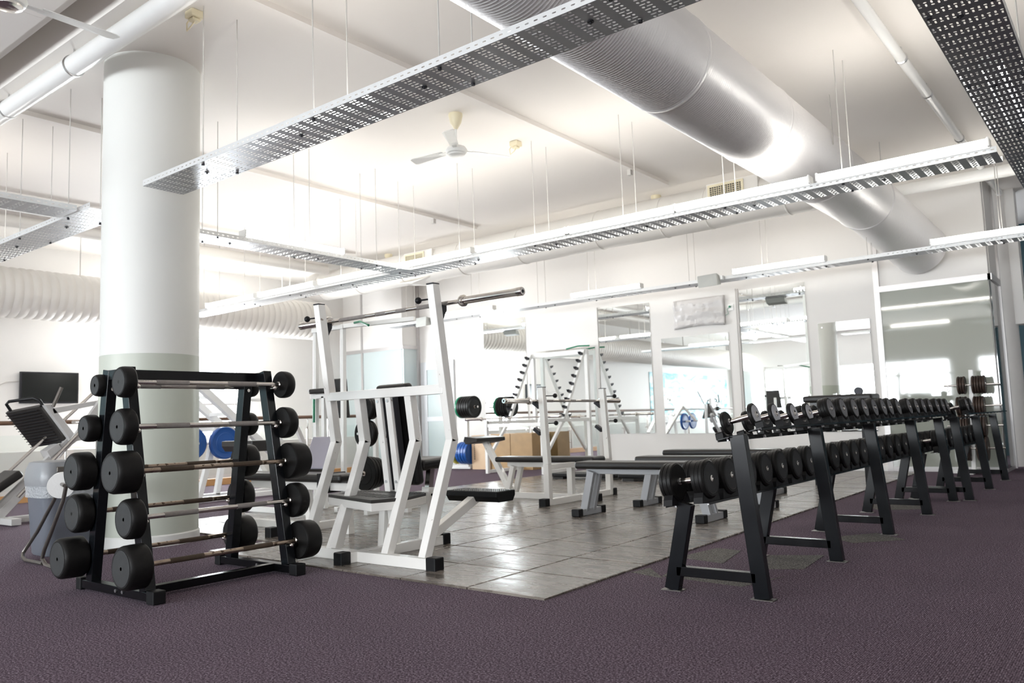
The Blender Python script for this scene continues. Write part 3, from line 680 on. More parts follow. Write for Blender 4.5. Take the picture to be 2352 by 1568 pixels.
# (the prototypes are built at the origin, so their children carry local coordinates)
def rack(name_label, ys, y0, y1, dx, top_y, low_y):
    t = thing('dumbbell_rack', name_label, 'rack', (-1.85 + dx, (ys[0] + ys[-1]) / 2, 0), 'two-tier black dumbbell racks')
    for y in ys:
        MB().beam((-1.605 + dx, y, .004), (-1.686 + dx, y, .823), .080, .05).build('upright', bluegrey_m, t, .003)
        MB().beam((-2.105 + dx, y, .004), (-2.000 + dx, y, .463), .080, .05).build('short_upright', bluegrey_m, t, .003)
        MB().beam((-2.07 + dx, y, .105), (-1.63 + dx, y, .105), .05, .05, (0, 1, 0)).build('cross_bar', black_m, t, .003)
        for x in (-1.605, -2.105): MB().box(x - .058 + dx, x + .058 + dx, y - .034, y + .034, .0005, .004).build('foot_plate', tube_m, t)
    for tier, yl, (cx, cz), al, rr, wd in (('upper', top_y, (-1.685 + dx, .912), A_T, .070, .088), ('lower', low_y, (-1.985 + dx, .583), A_L, .103, .095)):
        e = (math.cos(al), math.sin(al)); nrm = (-math.sin(al), math.cos(al))
        def W(s, n_): return (cx + e[0] * s + nrm[0] * n_, cz + e[1] * s + nrm[1] * n_)
        nb = -rr - .016
        for s in (-wd, wd):
            a, b_, c_, d_ = W(s - .033, nb), W(s + .033, nb), W(s + .033, nb - .004), W(s - .033, nb - .004)
            MB().prism([a, b_, c_, d_], 'y', y0, y1).add([], []).build('tray_rail', black_m, t)
            o_ = s + (.033 if s > 0 else -.033)
            MB().prism([W(o_, nb), W(o_ + .004, nb), W(o_ + .004, nb - .012), W(o_, nb - .012)], 'y', y0, y1).build('rail_flange', black_m, t)
        y = y0 + .06; bm_ = MB()
        while y < y1:
            for s in (-wd, wd):
                x, z = W(s, nb - .004); x2, z2 = W(s, nb - .016); bm_.cyl((x, y, z), (x2, y, z2), .009, 6)
            y += .255
        b2 = bm_.build('rail_bolts', zinc_m, t); b2['kind'] = 'stuff'
        # one curved cradle under each head
        for yc, r in yl:
            for s in (-1, 1):
                s0 = s * (.112 if tier == 'upper' and r < .07 else .088) ; hw = .021 if r < .07 else .026
                pr = [(-r * 1.05, 0), (-r * .96, .030)]
                for k in range(9):
                    an = math.radians(-142 + k * 104 / 8); pr.append(((r + .004) * math.cos(an) * 1.0, (r + rr * 0 + .0) + (r + .003) * math.sin(an) + .016))
                pr += [(r * .96, .030), (r * 1.05, 0)]
                pr = [pr[0], pr[1]] + sorted(pr[2:-2], key=lambda q: q[0]) + pr[-2:]
                vs = []
                for ss in (s0 - hw, s0 + hw):
                    for yy, nn in pr:
                        nn = max(nn, .006) if 0 < pr.index((yy, nn)) < len(pr) - 1 else nn
                        x, z = W(ss, nb + nn); vs.append((x, yc + yy, z))
                n = len(pr)
                MB().add(vs, [tuple(reversed(range(n))), tuple(range(n, 2 * n))] + [(i, (i + 1) % n, n + (i + 1) % n, n + i) for i in range(n)]).build('cradle', rubfoot_m, t)
    return t
T1 = [(4.05, 't'), (4.33, 't'), (4.62, 't'), (4.88, 't')] + [(y, 'm') for y in (5.22, 5.48, 5.74, 5.99, 6.25, 6.50, 6.70, 6.95, 7.33, 7.60, 7.87, 8.14, 8.46, 8.72, 8.94)]
L1 = [4.03, 4.29, 4.56, 4.82, 5.08, 5.36, 5.63, 5.90, 6.18, 6.45, 6.70, 6.95, 7.22, 7.50, 7.78, 8.08, 8.36, 8.66, 8.92]
T2 = [(y, 'm') for y in (9.26, 9.52)]
L2 = [9.35, 9.62, 9.90, 10.18, 10.5, 10.8, 11.1, 11.4]
rack('long two-tier black rack nearest the viewer, full of dumbbells', (4.02, 5.24, 6.50, 7.83, 9.02), 3.97, 9.08, 0, [(y, .0615 if k == 't' else .075) for y, k in T1], [(y, .103) for y in L1])
rack('far two-tier black rack by the glass office, upper tier mostly empty', (9.16, 10.42, 11.70), 9.10, 11.85, .12, [(y, .075) for y, k in T2], [(y, .103) for y in L2])
def put(yl, tier, dx, gname):
    for i, it in enumerate(yl):
        y, k = it if tier == 'upper' else (it, 'b')
        if tier == 'upper':
            al = A_T; c0 = (-1.685 + dx, .912)
            off = -.070 + (.0615 if k == 't' else .075) ; p = db_thin if k == 't' else db_mid
        else: al = A_L; c0 = (-1.985 + dx, .583); off = 0; p = db_big
        x = c0[0] - math.sin(al) * off; z = c0[1] + math.cos(al) * off
        kind = {'t': 'thin dumbbell with pale grey faces', 'm': 'black rubber dumbbell', 'b': 'large black rubber dumbbell'}[k]
        place(p, used, (x, y, z), al, '%s, %s from the near end, %s tier, %s' % (kind, ORD[i], tier, gname), 'dumbbells on the %s tier' % tier)
put(T1, 'upper', 0, 'near rack'); put(L1, 'lower', 0, 'near rack'); put(T2, 'upper', .12, 'far rack'); put(L2, 'lower', .12, 'far rack')

# ================================================================== BARBELL A-FRAME RACK
t = thing('barbell_rack', 'black A-frame rack in the left foreground holding ten fixed barbells', 'rack', (-4.8, 2.81, 0))
for y in (2.34, 3.28):
    fb = MB().box(-5.24, -4.40, y - .03, y + .03, .012, .062).build('foot_bar', black_m, t, .003)
    for x0, x1 in ((-5.28, -5.215), (-4.425, -4.345)): MB().box(x0, x1, y - .037, y + .037, .001, .074).build('rubber_cap', rubfoot_m, t, .006)
    for xb in (-4.70, -4.78): MB().cyl((xb, y - .036, .038), (xb, y - .028, .038), .010, 8).build('bolt', zinc_m, t)
    MB().beam((-4.475, y, .06), (-4.735, y, 1.325), .075, .06).build('upright', bluegrey_m, t, .003)
    MB().beam((-5.125, y, .06), (-4.945, y, 1.325), .075, .06).build('upright', bluegrey_m, t, .003)
    MB().box(-4.93, -4.75, y - .028, y + .028, 1.262, 1.322).build('top_plate', black_m, t, .003)
MB().box(-4.865, -4.805, 2.34, 3.28, 1.262, 1.322).build('top_beam', black_m, t, .003)
MB().box(-4.64, -4.585, 2.37, 3.25, .014, .062).build('bottom_beam', black_m, t, .003)
# side, z, x, near face y, near head thickness, head radius, material of grips
BARS = [('front', 1.235, -4.63, 2.235, .072, .091, 0), ('front', .978, -4.62, 2.225, .080, .105, 0), ('front', .722, -4.57, 2.165, .140, .120, 1),
        ('front', .464, -4.52, 2.220, .085, .113, 0), ('front', .208, -4.46, 2.180, .128, .123, 1),
        ('rear', 1.235, -5.00, 2.270, .055, .068, 0), ('rear', .978, -5.05, 2.230, .075, .082, 0), ('rear', .722, -5.11, 2.190, .110, .115, 1),
        ('rear', .470, -5.15, 2.215, .092, .118, 1), ('rear', .207, -5.20, 2.160, .145, .122, 1)]
ROW = ['topmost', 'second from the top', 'third from the top', 'fourth from the top', 'lowest']
for i, (side, z, x, yf, th, r, worn) in enumerate(BARS):
    sx = 1 if side == 'front' else -1
    b_ = thing('barbell', 'fixed rubber-headed barbell, %s on the %s side of the A-frame rack' % (ROW[i % 5], 'near right' if side == 'front' else 'far left'), 'barbell', (x, 2.81, z), 'fixed barbells on the A-frame rack')
    y0 = yf + th; y1 = 3.33
    for (ya, d) in ((y0, -1), (y1, 1)):
        L = th if d < 0 else th
        h = MB().lathe((x, ya, z), (x, ya + d * L, z), [(0, r * .93), (.006, r * .985), (.012, r), (L * .5, r), (L - .022, r * .985), (L - .010, r * .95), (L - .003, r * .89), (L, r * .86)], 36).build('weight_head', rub_m, b_)
        MB().lathe((x, ya + d * (L - .001), z), (x, ya + d * (L + .002), z), [(0, r * .80), (.0025, r * .80), (.003, r * .78), (.0015, r * .77), (.001, .01)], 36).build('face_disc', rubface_m, h)
        MB().lathe((x, ya - d * .016, z), (x, ya + d * .001, z), [(0, .015), (.004, .021), (.017, .021)], 14).build('collar', chrome_m, b_)
    m0 = worn_m if worn else chrome_m
    MB().cyl((x, y0, z), (x, y1, z), .0145, 16).build('shaft', m0, b_)
    g = knurlw_m if worn else knurl_m
    for g0, g1 in ((y0 + .15, y0 + .36), (y1 - .40, y1 - .19)): MB().cyl((x, g0, z), (x, g1, z), .0158, 18).build('grip', g, b_)
    for y in (2.34, 3.28):     # pegs carrying the bar, welded to the upright
        MB().cyl((x - sx * .085, y, z - .026), (x + sx * .012, y, z - .026), .011, 10).sphere((x + sx * .017, y, z - .024), .0155, 12, 8).build('peg', chrome_m, t)

# ================================================================== PRESS MACHINE IN THE MIDDLE
def cushion(x0, x1, y0, y1, z0, z1, parent, name='cushion', m=vinyl_m, bev=.028):
    return MB().box(x0, x1, y0, y1, z0, z1).build(name, m, parent, bev, 4)
def olympic(loc_a, loc_b, sl_a, sl_b, label, knobs=None):
    """bar from a to b along x or y; sl = sleeve lengths"""
    a = Vector(loc_a); b = Vector(loc_b); d = (b - a).normalized(); mid = (a + b) / 2
    o = thing('olympic_bar', label, 'barbell', tuple(mid))
    pa = a + d * sl_a; pb = b - d * sl_b
    MB().cyl(pa, pb, .0145, 18).build('shaft', chrome_m, o)
    for f0, f1 in ((.08, .30), (.38, .46), (.54, .62), (.70, .92)):
        MB().cyl(pa + (pb - pa) * f0, pa + (pb - pa) * f1, .0152, 18).build('grip', knurl_m, o)
    for p, q, L in ((pa, a, sl_a), (pb, b, sl_b)):
        MB().lathe(p, q, [(0, .034), (.012, .040), (.03, .040), (.034, .026), (L - .05, .026), (L - .046, .0285), (L - .006, .0285), (L, .024)], 24).build('sleeve', chrome_m, o)
        dd = (q - p).normalized()
        MB().lathe(q - dd * .0005, q + dd * .003, [(0, .012), (.003, .010)], 12).build('end_bolt', bolt_m, o)
    return o
t = thing('press_machine', 'white steel press station with tall kinked uprights, tread plate and black seat in the middle', 'gym machine', (-4.35, 3.9, 0))
MB().box(-5.02, -3.67, 3.745, 3.815, .012, .082).build('front_beam', white_m, t, .004)
MB().box(-4.415, -4.345, 3.66, 4.62, .0125, .0825).build('centre_beam', white_m, t, .004)
for (x0, x1, y0, y1) in ((-3.69, -3.605, 3.737, 3.823), (-5.09, -5.0, 3.737, 3.823), (-4.423, -4.337, 3.60, 3.685), (-4.423, -4.337, 4.60, 4.68)):
    MB().box(x0, x1, y0, y1, .001, .093).build('rubber_cap', rubfoot_m, t, .008)
for x, top in ((-4.95, 1.875), (-3.742, 1.875), (-4.62, 1.15), (-4.09, 1.15)):
    MB().beam((x, 3.785, .075), (x, 4.075, .825), .062, .065).build('lower_leg', white_m, t, .004)
    yt = 4.075 - (top - .825) * .145 
    MB().beam((x, 4.075, .812), (x, yt, top), .062, .065).build('upright', white_m, t, .004)
    if top > 1.5:
        MB().box(x - .031, x + .031, yt - .032, yt + .032, top - .002, top + .006).build('end_plug', bolt_m, t)
        MB().prism([(yt + .045, 1.60), (yt + .10, 1.70), (yt + .10, 1.735), (yt + .045, 1.735)], 'x', x - .03, x + .03).build('bar_rest', bolt_m, t)
        MB().cyl((x - .03, yt - .01, 1.775), (x - .105, yt - .02, 1.775), .006, 8).sphere((x - .12, yt - .02, 1.775), .024).build('lock_knob', rubfoot_m, t)
MB().box(-4.95, -3.742, 3.99, 4.05, 1.135, 1.20).build('cross_beam', white_m, t, .004)
for x in (-4.405, -4.300):
    MB().beam((x, 4.03, 1.14), (x, 4.115, .46), .055, .05).build('guide_post', white_m, t, .004)
    MB().beam((x + .032, 4.055, 1.135), (x + .032, 4.14, .47), .006, .05).build('guide_strip', bolt_m, t)
    for z, y in ((1.11, 4.006), (.53, 4.08)): MB().cyl((x, y - .006, z), (x, y + .006, z), .011, 8).build('bolt', zinc_m, t)
# seat back, seat, pedestal
vs = []
def slab(pts, th, name, m, bev):
    """pts 4 corners; thickness along their normal"""
    P = [Vector(p) for p in pts]; n = (P[1] - P[0]).cross(P[3] - P[0]).normalized() * th
    return MB().add(P + [p + n for p in P], [(0, 3, 2, 1), (4, 5, 6, 7), (0, 1, 5, 4), (1, 2, 6, 5), (2, 3, 7, 6), (3, 0, 4, 7)]).build(name, m, t, bev, 4)
slab([(-4.64, 4.30, .48), (-4.30, 4.30, .48), (-4.28, 4.17, 1.235), (-4.62, 4.17, 1.235)], -.085, 'back_pad', vinyl_m, .03)
slab([(-4.55, 4.225, .52), (-4.37, 4.225, .52), (-4.36, 4.125, 1.19), (-4.54, 4.125, 1.19)], -.02, 'back_board', rubfoot_m, .004)
slab([(-4.60, 4.36, .585), (-4.30, 4.36, .585), (-4.30, 4.66, .60), (-4.60, 4.66, .60)], .085, 'seat', vinyl_m, .03)
MB().beam((-4.36, 4.42, .07), (-4.345, 4.455, .46), .075, .07).build('pedestal', white_m, t, .004)
MB().beam((-4.345, 4.455, .44), (-4.335, 4.47, .60), .045, .045).build('seat_post', chrome_m, t)
MB().cyl((-4.31, 4.45, .405), (-4.25, 4.45, .405), .009, 8).cyl((-4.25, 4.45, .405), (-4.215, 4.45, .405), .027, 14).build('adjust_knob', rubfoot_m, t)
MB().cyl((-4.37, 4.412, .40), (-4.37, 4.418, .40), .018, 12).build('adjust_hole', bolt_m, t)
MB().beam((-4.50, 4.12, .03), (-4.50, 4.15, .40), .06, .05).beam((-4.42, 4.18, .05), (-4.44, 4.16, .40), .06, .05).build('support_strut', white_m, t, .003)
# tread plate with its frame and front strut
poly = [(-4.17, 3.72), (-4.90, 3.95), (-5.0, 4.28), (-4.20, 4.28), (-4.08, 3.95)]
MB().prism(poly, 'z', .36, .415).build('tread_frame', white_m, t, .004)
MB().prism(poly, 'z', .416, .438).build('tread_plate', stepblk_m, t, .003)
g = MB()
for i in range(16):
    for j in range(9):
        x = -4.86 + i * .052 + j * .004; y = 4.02 + j * .030 - (i * .014 if j < 5 else 0)
        if y > 3.74 and (x > -4.9) and (x + .03 < -4.18) and y > 3.985 - .30 * (x + 4.9) + .02: g.box(x, x + .038, y, y + .020, .4375, .4405)
g = g.build('tread_studs', stepblk_m, t); g['kind'] = 'stuff'
MB().beam((-4.665, 3.78, .07), (-4.64, 3.90, .37), .06, .055).build('tread_strut', white_m, t, .004)
# rear foot rest
MB().beam((-4.38, 4.52, .10), (-4.36, 5.02, .335), .065, .07).build('rest_arm', white_m, t, .004)
MB().prism([(4.95, .345), (4.98, .30), (5.16, .30), (5.19, .345), (5.19, .385), (4.95, .385)], 'x', -4.63, -4.09).build('rest_block', rubfoot_m, t, .006)
g = MB()
for i in range(26):
    for j in range(9): g.box(-4.615 + i * .0202, -4.615 + i * .0202 + .013, 4.962 + j * .0245, 4.962 + j * .0245 + .014, .385, .388)
g = g.build('rest_studs', stepblk_m, t); g['kind'] = 'stuff'
olympic((-5.34, 4.045, 1.755), (-3.07, 4.045, 1.755), .38, .53, 'long chrome barbell racked on the white press station')

# ================================================================== FLAT BENCHES
def bench_proto(L=1.18):
    t = thing('flat_bench', 'x', 'bench', (0, 0, 0), 'grey flat benches on the rubber floor')
    cushion(-L / 2 - .11, L / 2 + .11, -.14, .14, .455, .525, t, 'cushion')
    MB().box(-L / 2 - .03, L / 2 + .03, -.045, .045, .405, .455).build('frame_beam', grey_m, t, .004)
    for s in (-1, 1):
        for yy in (-.075, .05):
            MB().beam((s * (L / 2 + .045), yy, .06), (s * (L / 2 - .05), yy, .43), .075, .045).build('leg', grey_m, t, .004)
        MB().box(s * (L / 2 + .045) - .035, s * (L / 2 + .045) + .035, -.19, .19, .015, .075).build('foot_bar', grey_m, t, .004)
        for q in (-1, 1): MB().box(s * (L / 2 + .045) - .043, s * (L / 2 + .045) + .043, q * .205 - .04, q * .205 + .04, .013, .084).build('rubber_cap', rubfoot_m, t, .008)
    return t
b1 = bench_proto(); b1.location = (-3.725, 6.68, 0); b1['label'] = 'nearest grey flat bench with black pad, just behind the dumbbells'
dup(b1, (-3.60, 7.62, 0), 'second grey flat bench from the viewer, behind the nearest one')
dup(b1, (-4.03, 9.05, 0), 'farthest grey flat bench with black pad, closest to the mirrors')

# ================================================================== BENCH PRESS STATION (turned a quarter)
t = thing('bench_press', 'white bench press station with long black pad beside the nearest grey bench', 'gym machine', (-5.5, 7.8, 0))
MB().box(-5.24, -5.17, 7.16, 8.50, .0125, .0825).build('upright_beam', white_m, t, .004)
MB().box(-6.22, -4.98, 7.765, 7.835, .012, .082).build('centre_beam', white_m, t, .004)
for (x0, x1, y0, y1) in ((-5.25, -5.16, 7.06, 7.15), (-5.25, -5.16, 8.46, 8.55), (-5.02, -4.93, 7.757, 7.843)):
    MB().box(x0, x1, y0, y1, .001, .095).build('rubber_cap', rubfoot_m, t, .008)
for y in (7.18, 8.44):
    MB().beam((-5.20, y, .02), (-5.20, y, .46), .068, .068).build('lower_leg', white_m, t, .004)
    MB().beam((-5.20, y, .46), (-5.24, y, 1.295), .068, .068).build('upright', white_m, t, .004)
    MB().box(-5.275, -5.205, y - .035, y + .035, 1.293, 1.300).build('end_plug', bolt_m, t)
    for z in (1.09, .80): MB().prism([(-5.28, z - .03), (-5.36, z + .03), (-5.34, z + .06), (-5.27, z + .015)], 'y', y - .03, y + .03).build('bar_rest', bolt_m, t)
    for z in (1.20, .90): MB().cyl((-5.20, y + .02, z), (-5.15, y + .10, z), .006, 8).sphere((-5.14, y + .11, z), .026).build('lock_knob', rubfoot_m, t)
MB().box(-5.235, -5.165, 7.2, 8.42, .40, .455).build('cross_beam', white_m, t, .004)
cushion(-6.35, -4.92, 7.66, 7.94, .445, .51, t, 'bench_pad')
MB().box(-6.22, -5.05, 7.755, 7.845, .385, .445).build('pad_frame', white_m, t, .004)
for y in (7.72, 7.88): MB().beam((-6.20, y, .07), (-6.10, y, .40), .06, .05).build('leg', white_m, t, .004)
MB().beam((-5.32, 7.8, .07), (-5.32, 7.8, .40), .07, .07).build('leg', white_m, t, .004)
MB().beam((-6.20, 7.8, .07), (-6.60, 7.8, .70), .07, .06).build('rest_arm', white_m, t, .004)
MB().prism([(-6.72, .71), (-6.68, .67), (-6.50, .70), (-6.50, .745), (-6.70, .765)], 'y', 7.52, 8.08).build('rest_block', stepblk_m, t, .006)
olympic((-5.315, 6.60, 1.150), (-5.315, 8.95, 1.150), .46, .46, 'chrome barbell racked on the bench press station')

# ================================================================== INCLINE BENCH, DIP TOWER AND PLATE TREE BEHIND THE PRESS MACHINE
t = thing('incline_bench', 'white bench with raised light-reflecting backrest and strap, behind the tall press station', 'bench', (-6.2, 4.7, 0))
MB().box(-6.10, -6.03, 4.32, 5.05, .012, .082).build('cross_foot', white_m, t, .004); MB().box(-7.3, -6.0, 4.66, 4.73, .0122, .0822).build('centre_beam', white_m, t, .004)
for y0, y1 in ((4.23, 4.32), (5.03, 5.12)): MB().box(-6.11, -6.02, y0, y1, .001, .094).build('rubber_cap', rubfoot_m, t, .008)
MB().box(-6.95, -5.45, 4.66, 4.73, .38, .45).build('seat_frame', white_m, t, .004)
cushion(-6.35, -5.50, 4.56, 4.83, .455, .53, t, 'seat_pad'); cushion(-7.15, -6.40, 4.56, 4.83, .455, .53, t, 'rear_pad')
MB().box(-5.80, -5.755, 4.55, 4.84, .36, .536).build('strap', rubfoot_m, t, .004)
for x, xx in ((-7.2, -7.05), (-6.07, -6.12), (-5.55, -5.55)): MB().beam((x, 4.695, .07), (xx, 4.695, .40), .065, .06).build('leg', white_m, t, .004)
MB().box(-5.585, -5.515, 4.66, 4.73, .0125, .08).build('front_foot', white_m, t, .004)
P = [(-6.46, 4.90, .555), (-6.14, 4.90, .555), (-6.30, 5.15, .85), (-6.62, 5.15, .85)]
gp = mat('sheen_tinted_vinyl', (0.30, 0.29, 0.36), .22, var=.05, scale=5, coat=.5)  # reflected light on the pad face put into this pale lavender colour
slab(P, -.02, 'backrest', gp, .008)
slab([(p[0], p[1] + .017, p[2] - .014) for p in P], -.05, 'backrest_shell', vinyl_m, .012)
MB().cyl((-6.42, 5.18, .80), (-6.42, 5.18, 1.02), .014, 10).build('adjust_post', chrome_m, t)

t = thing('dip_tower', 'tall white pull-up and dip tower with black pads behind the press station', 'gym machine', (-7.4, 6.2, 0))
for x, y in ((-7.66, 6.0), (-7.17, 6.0)): MB().beam((x, y, .02), (x, y + .02, 2.10), .05, .05).build('post', white2_m, t, .004)
for x, y in ((-7.50, 6.0), (-7.02, 6.35), (-7.30, 6.35)): MB().beam((x, y, .02), (x, y, 1.30), .05, .05).build('short_post', white2_m, t, .004)
MB().box(-7.69, -7.13, 5.975, 6.035, 2.05, 2.10).build('top_beam', white2_m, t, .004)
MB().beam((-7.17, 6.0, 2.08), (-6.35, 6.35, 2.11), .05, .05, (0, 0, 1)).build('top_arm', white2_m, t, .004)
MB().tube([(-7.35, 5.9, 2.11), (-7.20, 5.85, 2.10)], .016, 8).build('pull_handle', rubfoot_m, t); MB().tube([(-6.95, 6.0, 2.10), (-6.80, 5.95, 2.095), (-6.55, 5.85, 2.02)], .014, 8).build('pull_handle', green_m, t)
MB().box(-7.72, -7.02, 5.975, 6.03, 1.275, 1.325).build('arm_rail', white2_m, t, .004)
cushion(-7.70, -7.42, 5.93, 6.05, 1.33, 1.39, t, 'arm_pad', bev=.02)
slab([(-7.60, 6.10, 1.04), (-7.22, 6.10, 1.04), (-7.27, 6.10, 1.50), (-7.60, 6.10, 1.50)], -.06, 'back_pad', vinyl_m, .02)
MB().tube([(-7.62, 5.95, 1.27), (-7.60, 5.93, 1.0)], .016, 8).build('grip_handle', green_m, t)
MB().box(-7.70, -7.0, 6.33, 6.39, .012, .07).box(-7.69, -7.63, 5.8, 6.36, .012, .07).box(-7.1, -7.04, 5.8, 6.36, .012, .07).build('base_frame', white2_m, t, .004)

def plate(name, c, axis, r, th, m, label, group, hub=.05, ringm=chrome_m):
    c = Vector(c); d = {'x': Vector((1, 0, 0)), 'y': Vector((0, 1, 0)), '-y': Vector((0, -1, 0)), '-x': Vector((-1, 0, 0))}[axis]
    o = thing(name, label, 'weight plate', tuple(c), group)
    a = c - d * th / 2; b = c + d * th / 2
    MB().lathe(a, b, [(0, .028), (0.0, r * .62), (.004, r * .64), (.004, r * .90), (0, r * .93), (.006, r), (th - .006, r), (th, r * .93), (th - .004, r * .90), (th - .004, r * .64), (th, r * .62), (th, .028)], 36).build('disc', m, o)
    MB().lathe(a - d * .002, b + d * .003, [(0, .027), (th + .005, .027)], 18).lathe(b + d * .003, b + d * .0035, [(0, .012), (.0005, .012)], 12).build('hub', ringm, o)
    return o
t = thing('plate_tree', 'white plate tree with black iron plates behind the dark back pad', 'weight rack', (-6.55, 6.12, 0))
MB().beam((-6.53, 6.12, .02), (-6.53, 6.12, 1.35), .06, .06).build('post', white2_m, t, .004)
MB().box(-6.80, -6.25, 6.09, 6.15, .012, .07).box(-6.56, -6.50, 5.75, 6.5, .012, .07).build('base', white2_m, t, .004)
for z in (1.12, .86, .44): MB().cyl((-6.58, 5.70, z), (-6.58, 6.40, z), .014, 12).build('peg', chrome_m, t)
for z, r, n, w_ in ((1.12, .13, 3, 'top'), (.86, .15, 2, 'middle'), (.44, .185, 4, 'bottom')):
    for k in range(n):
        plate('iron_plate', (-6.58, 5.80 + k * .047, z), '-y', r - .008 * k, .04, rub_m, '%s black iron plate from the front, %s peg of the white plate tree' % (ORD[k], w_), 'plates on the white plate tree')

# ================================================================== SQUAT RACK BY THE MIRROR, BUMPER STAND, BOXES
t = thing('squat_rack', 'white squat rack with slanting rows of black hooks in front of the low mirror', 'gym machine', (-9.0, 12.2, 0))
for x in (-9.62, -8.35):
    MB().beam((x, 11.42, .002), (x, 11.42, .97), .06, .06).build('front_leg', white2_m, t, .004)
    MB().beam((x, 12.06, .90), (x, 12.86, 2.24), .05, .06).build('hook_bar', white2_m, t, .004)
    MB().beam((x, 12.93, .002), (x, 12.93, 2.26), .07, .07).build('rear_post', white2_m, t, .004)
    MB().box(x - .03, x + .03, 11.42, 12.88, .90, .96).build('side_rail', white2_m, t, .004)
    MB().box(x - .03, x + .03, 11.45, 12.40, .012, .07).build('side_foot', white2_m, t, .004)
    MB().beam((x, 11.47, .30), (x, 12.05, .90), .05, .05).build('brace', white2_m, t, .004)
    for k in range(9):
        f = .06 + k * .107; y = 12.06 + .80 * f; z = .90 + 1.34 * f
        MB().prism([(y - .03, z + .01), (y - .10, z + .035), (y - .115, z + .075), (y - .085, z + .065), (y - .02, z + .055)], 'x', x - .03, x + .03).build('bar_hook', bolt_m, t)
MB().box(-9.66, -8.31, 12.87, 12.93, 2.17, 2.26).build('top_beam', white2_m, t, .004)
MB().box(-9.6, -8.37, 11.40, 11.45, .84, .90).build('front_rail', white2_m, t, .004)
MB().tube([(-8.75, 12.85, 2.29), (-8.45, 12.80, 2.32), (-8.2, 12.82, 2.31)], .014, 8).build('pull_handle', green_m, t)
olympic((-10.15, 11.44, 1.0), (-7.95, 11.44, 1.0), .42, .42, 'chrome barbell lying across the white squat rack by the mirror')
t = thing('bumper_stand', 'white upright stand carrying bumper plates between door and mirror', 'weight rack', (-11.0, 12.55, 0))
MB().box(-11.12, -11.05, 12.50, 12.57, .012, 1.42).build('post', white2_m, t, .004)
MB().box(-11.75, -10.9, 12.38, 12.44, .012, .06).box(-11.75, -10.9, 12.66, 12.72, .012, .06).box(-11.3, -10.92, 12.36, 12.74, .05, .09).build('base', white2_m, t, .004)
MB().cyl((-11.45, 12.47, 1.26), (-10.72, 12.47, 1.26), .022, 14).build('peg', chrome_m, t); MB().cyl((-11.6, 12.47, .33), (-10.885, 12.47, .33), .022, 14).build('peg', chrome_m, t)
PLT = ['rightmost', 'second from the right', 'third from the right', 'fourth from the right', 'fifth from the right', 'sixth from the right']
for k in range(6): plate('bumper_plate', (-10.83 - k * .062, 12.47, 1.26), 'x', .225, .056, rub_m if k < 5 else green_m, ('black bumper plate, %s of the upper stack by the door' % PLT[k]) if k < 5 else 'green bumper plate at the left end of the upper stack on the stand', 'upper bumper plates')
for k in range(4): plate('bumper_plate', (-10.93 - k * .075, 12.47, .33), 'x', .225, .068, blue_m, 'blue bumper plate, %s of the lower stack by the door' % PLT[k], 'blue bumper plates by the door')
plate('bumper_plate', (-11.30, 12.47, .31), 'x', .205, .06, yellow_m, 'yellow bumper plate left of the blue ones on the lower peg by the door', 'lower bumper plates')
for x0, x1, y0, y1, z1, mm, lab in ((-10.87, -10.40, 12.42, 12.95, .68, wood_m, 'pale birch plywood jump box with stencilled numbers beside the blue plates'),
                                    (-10.385, -9.90, 12.45, 12.95, .70, wood2_m, 'brown plywood jump box next to the pale one'), (-9.885, -9.36, 12.45, 12.88, .70, wood2_m, 'brown knotty plywood jump box nearest the squat rack')):
    b_ = thing('plyo_box', lab, 'box', ((x0 + x1) / 2, (y0 + y1) / 2, .002), 'plywood jump boxes')
    p_ = .018
    MB().box(x0, x1, y0, y0 + p_, .002, z1).build('front_panel', mm, b_); MB().box(x0, x1, y1 - p_, y1, .002, z1).build('rear_panel', mm, b_)
    MB().box(x1 - p_, x1, y0 + p_, y1 - p_, .002, z1).build('side_panel', mm, b_); MB().box(x0, x0 + p_, y0 + p_, y1 - p_, .002, z1).build('side_panel', mm, b_)
    MB().box(x0 + p_, x1 - p_, y0 + p_, y1 - p_, z1 - .02, z1 - .001).build('top_panel', mm, b_)
    if mm is wood_m:
        g = MB()
        for k in range(11): g.box(x0 + .06, x0 + .085, y0 - .0015, y0, .20 + k * .04, .222 + k * .04)
        g = g.build('stencil_marks', bolt_m, b_); g['kind'] = 'stuff'

# low black step platforms near the mirrors
for x0, x1, y0, y1, z0, z1, lab in ((-7.55, -6.35, 10.45, 10.85, .002, .10, 'low black step platform on the floor beyond the bench press station'), (-6.2, -4.95, 10.30, 10.72, .002, .11, 'low black step platform right of the other, behind the grey benches'),
                                    (-7.2, -6.5, 11.2, 11.6, .002, .20, 'taller black step platform closer to the mirrors')):
    o = thing('step_platform', lab, 'step', ((x0 + x1) / 2, (y0 + y1) / 2, 0), 'black aerobic steps')
    MB().box(x0, x1, y0, y1, z1 - .05, z1).build('deck', rubfoot_m, o, .012); 
    for xx in (x0 + .05, x1 - .25): MB().box(xx, xx + .2, y0 + .03, y1 - .03, z0, z1 - .05).build('riser', vinyl_m, o, .006)

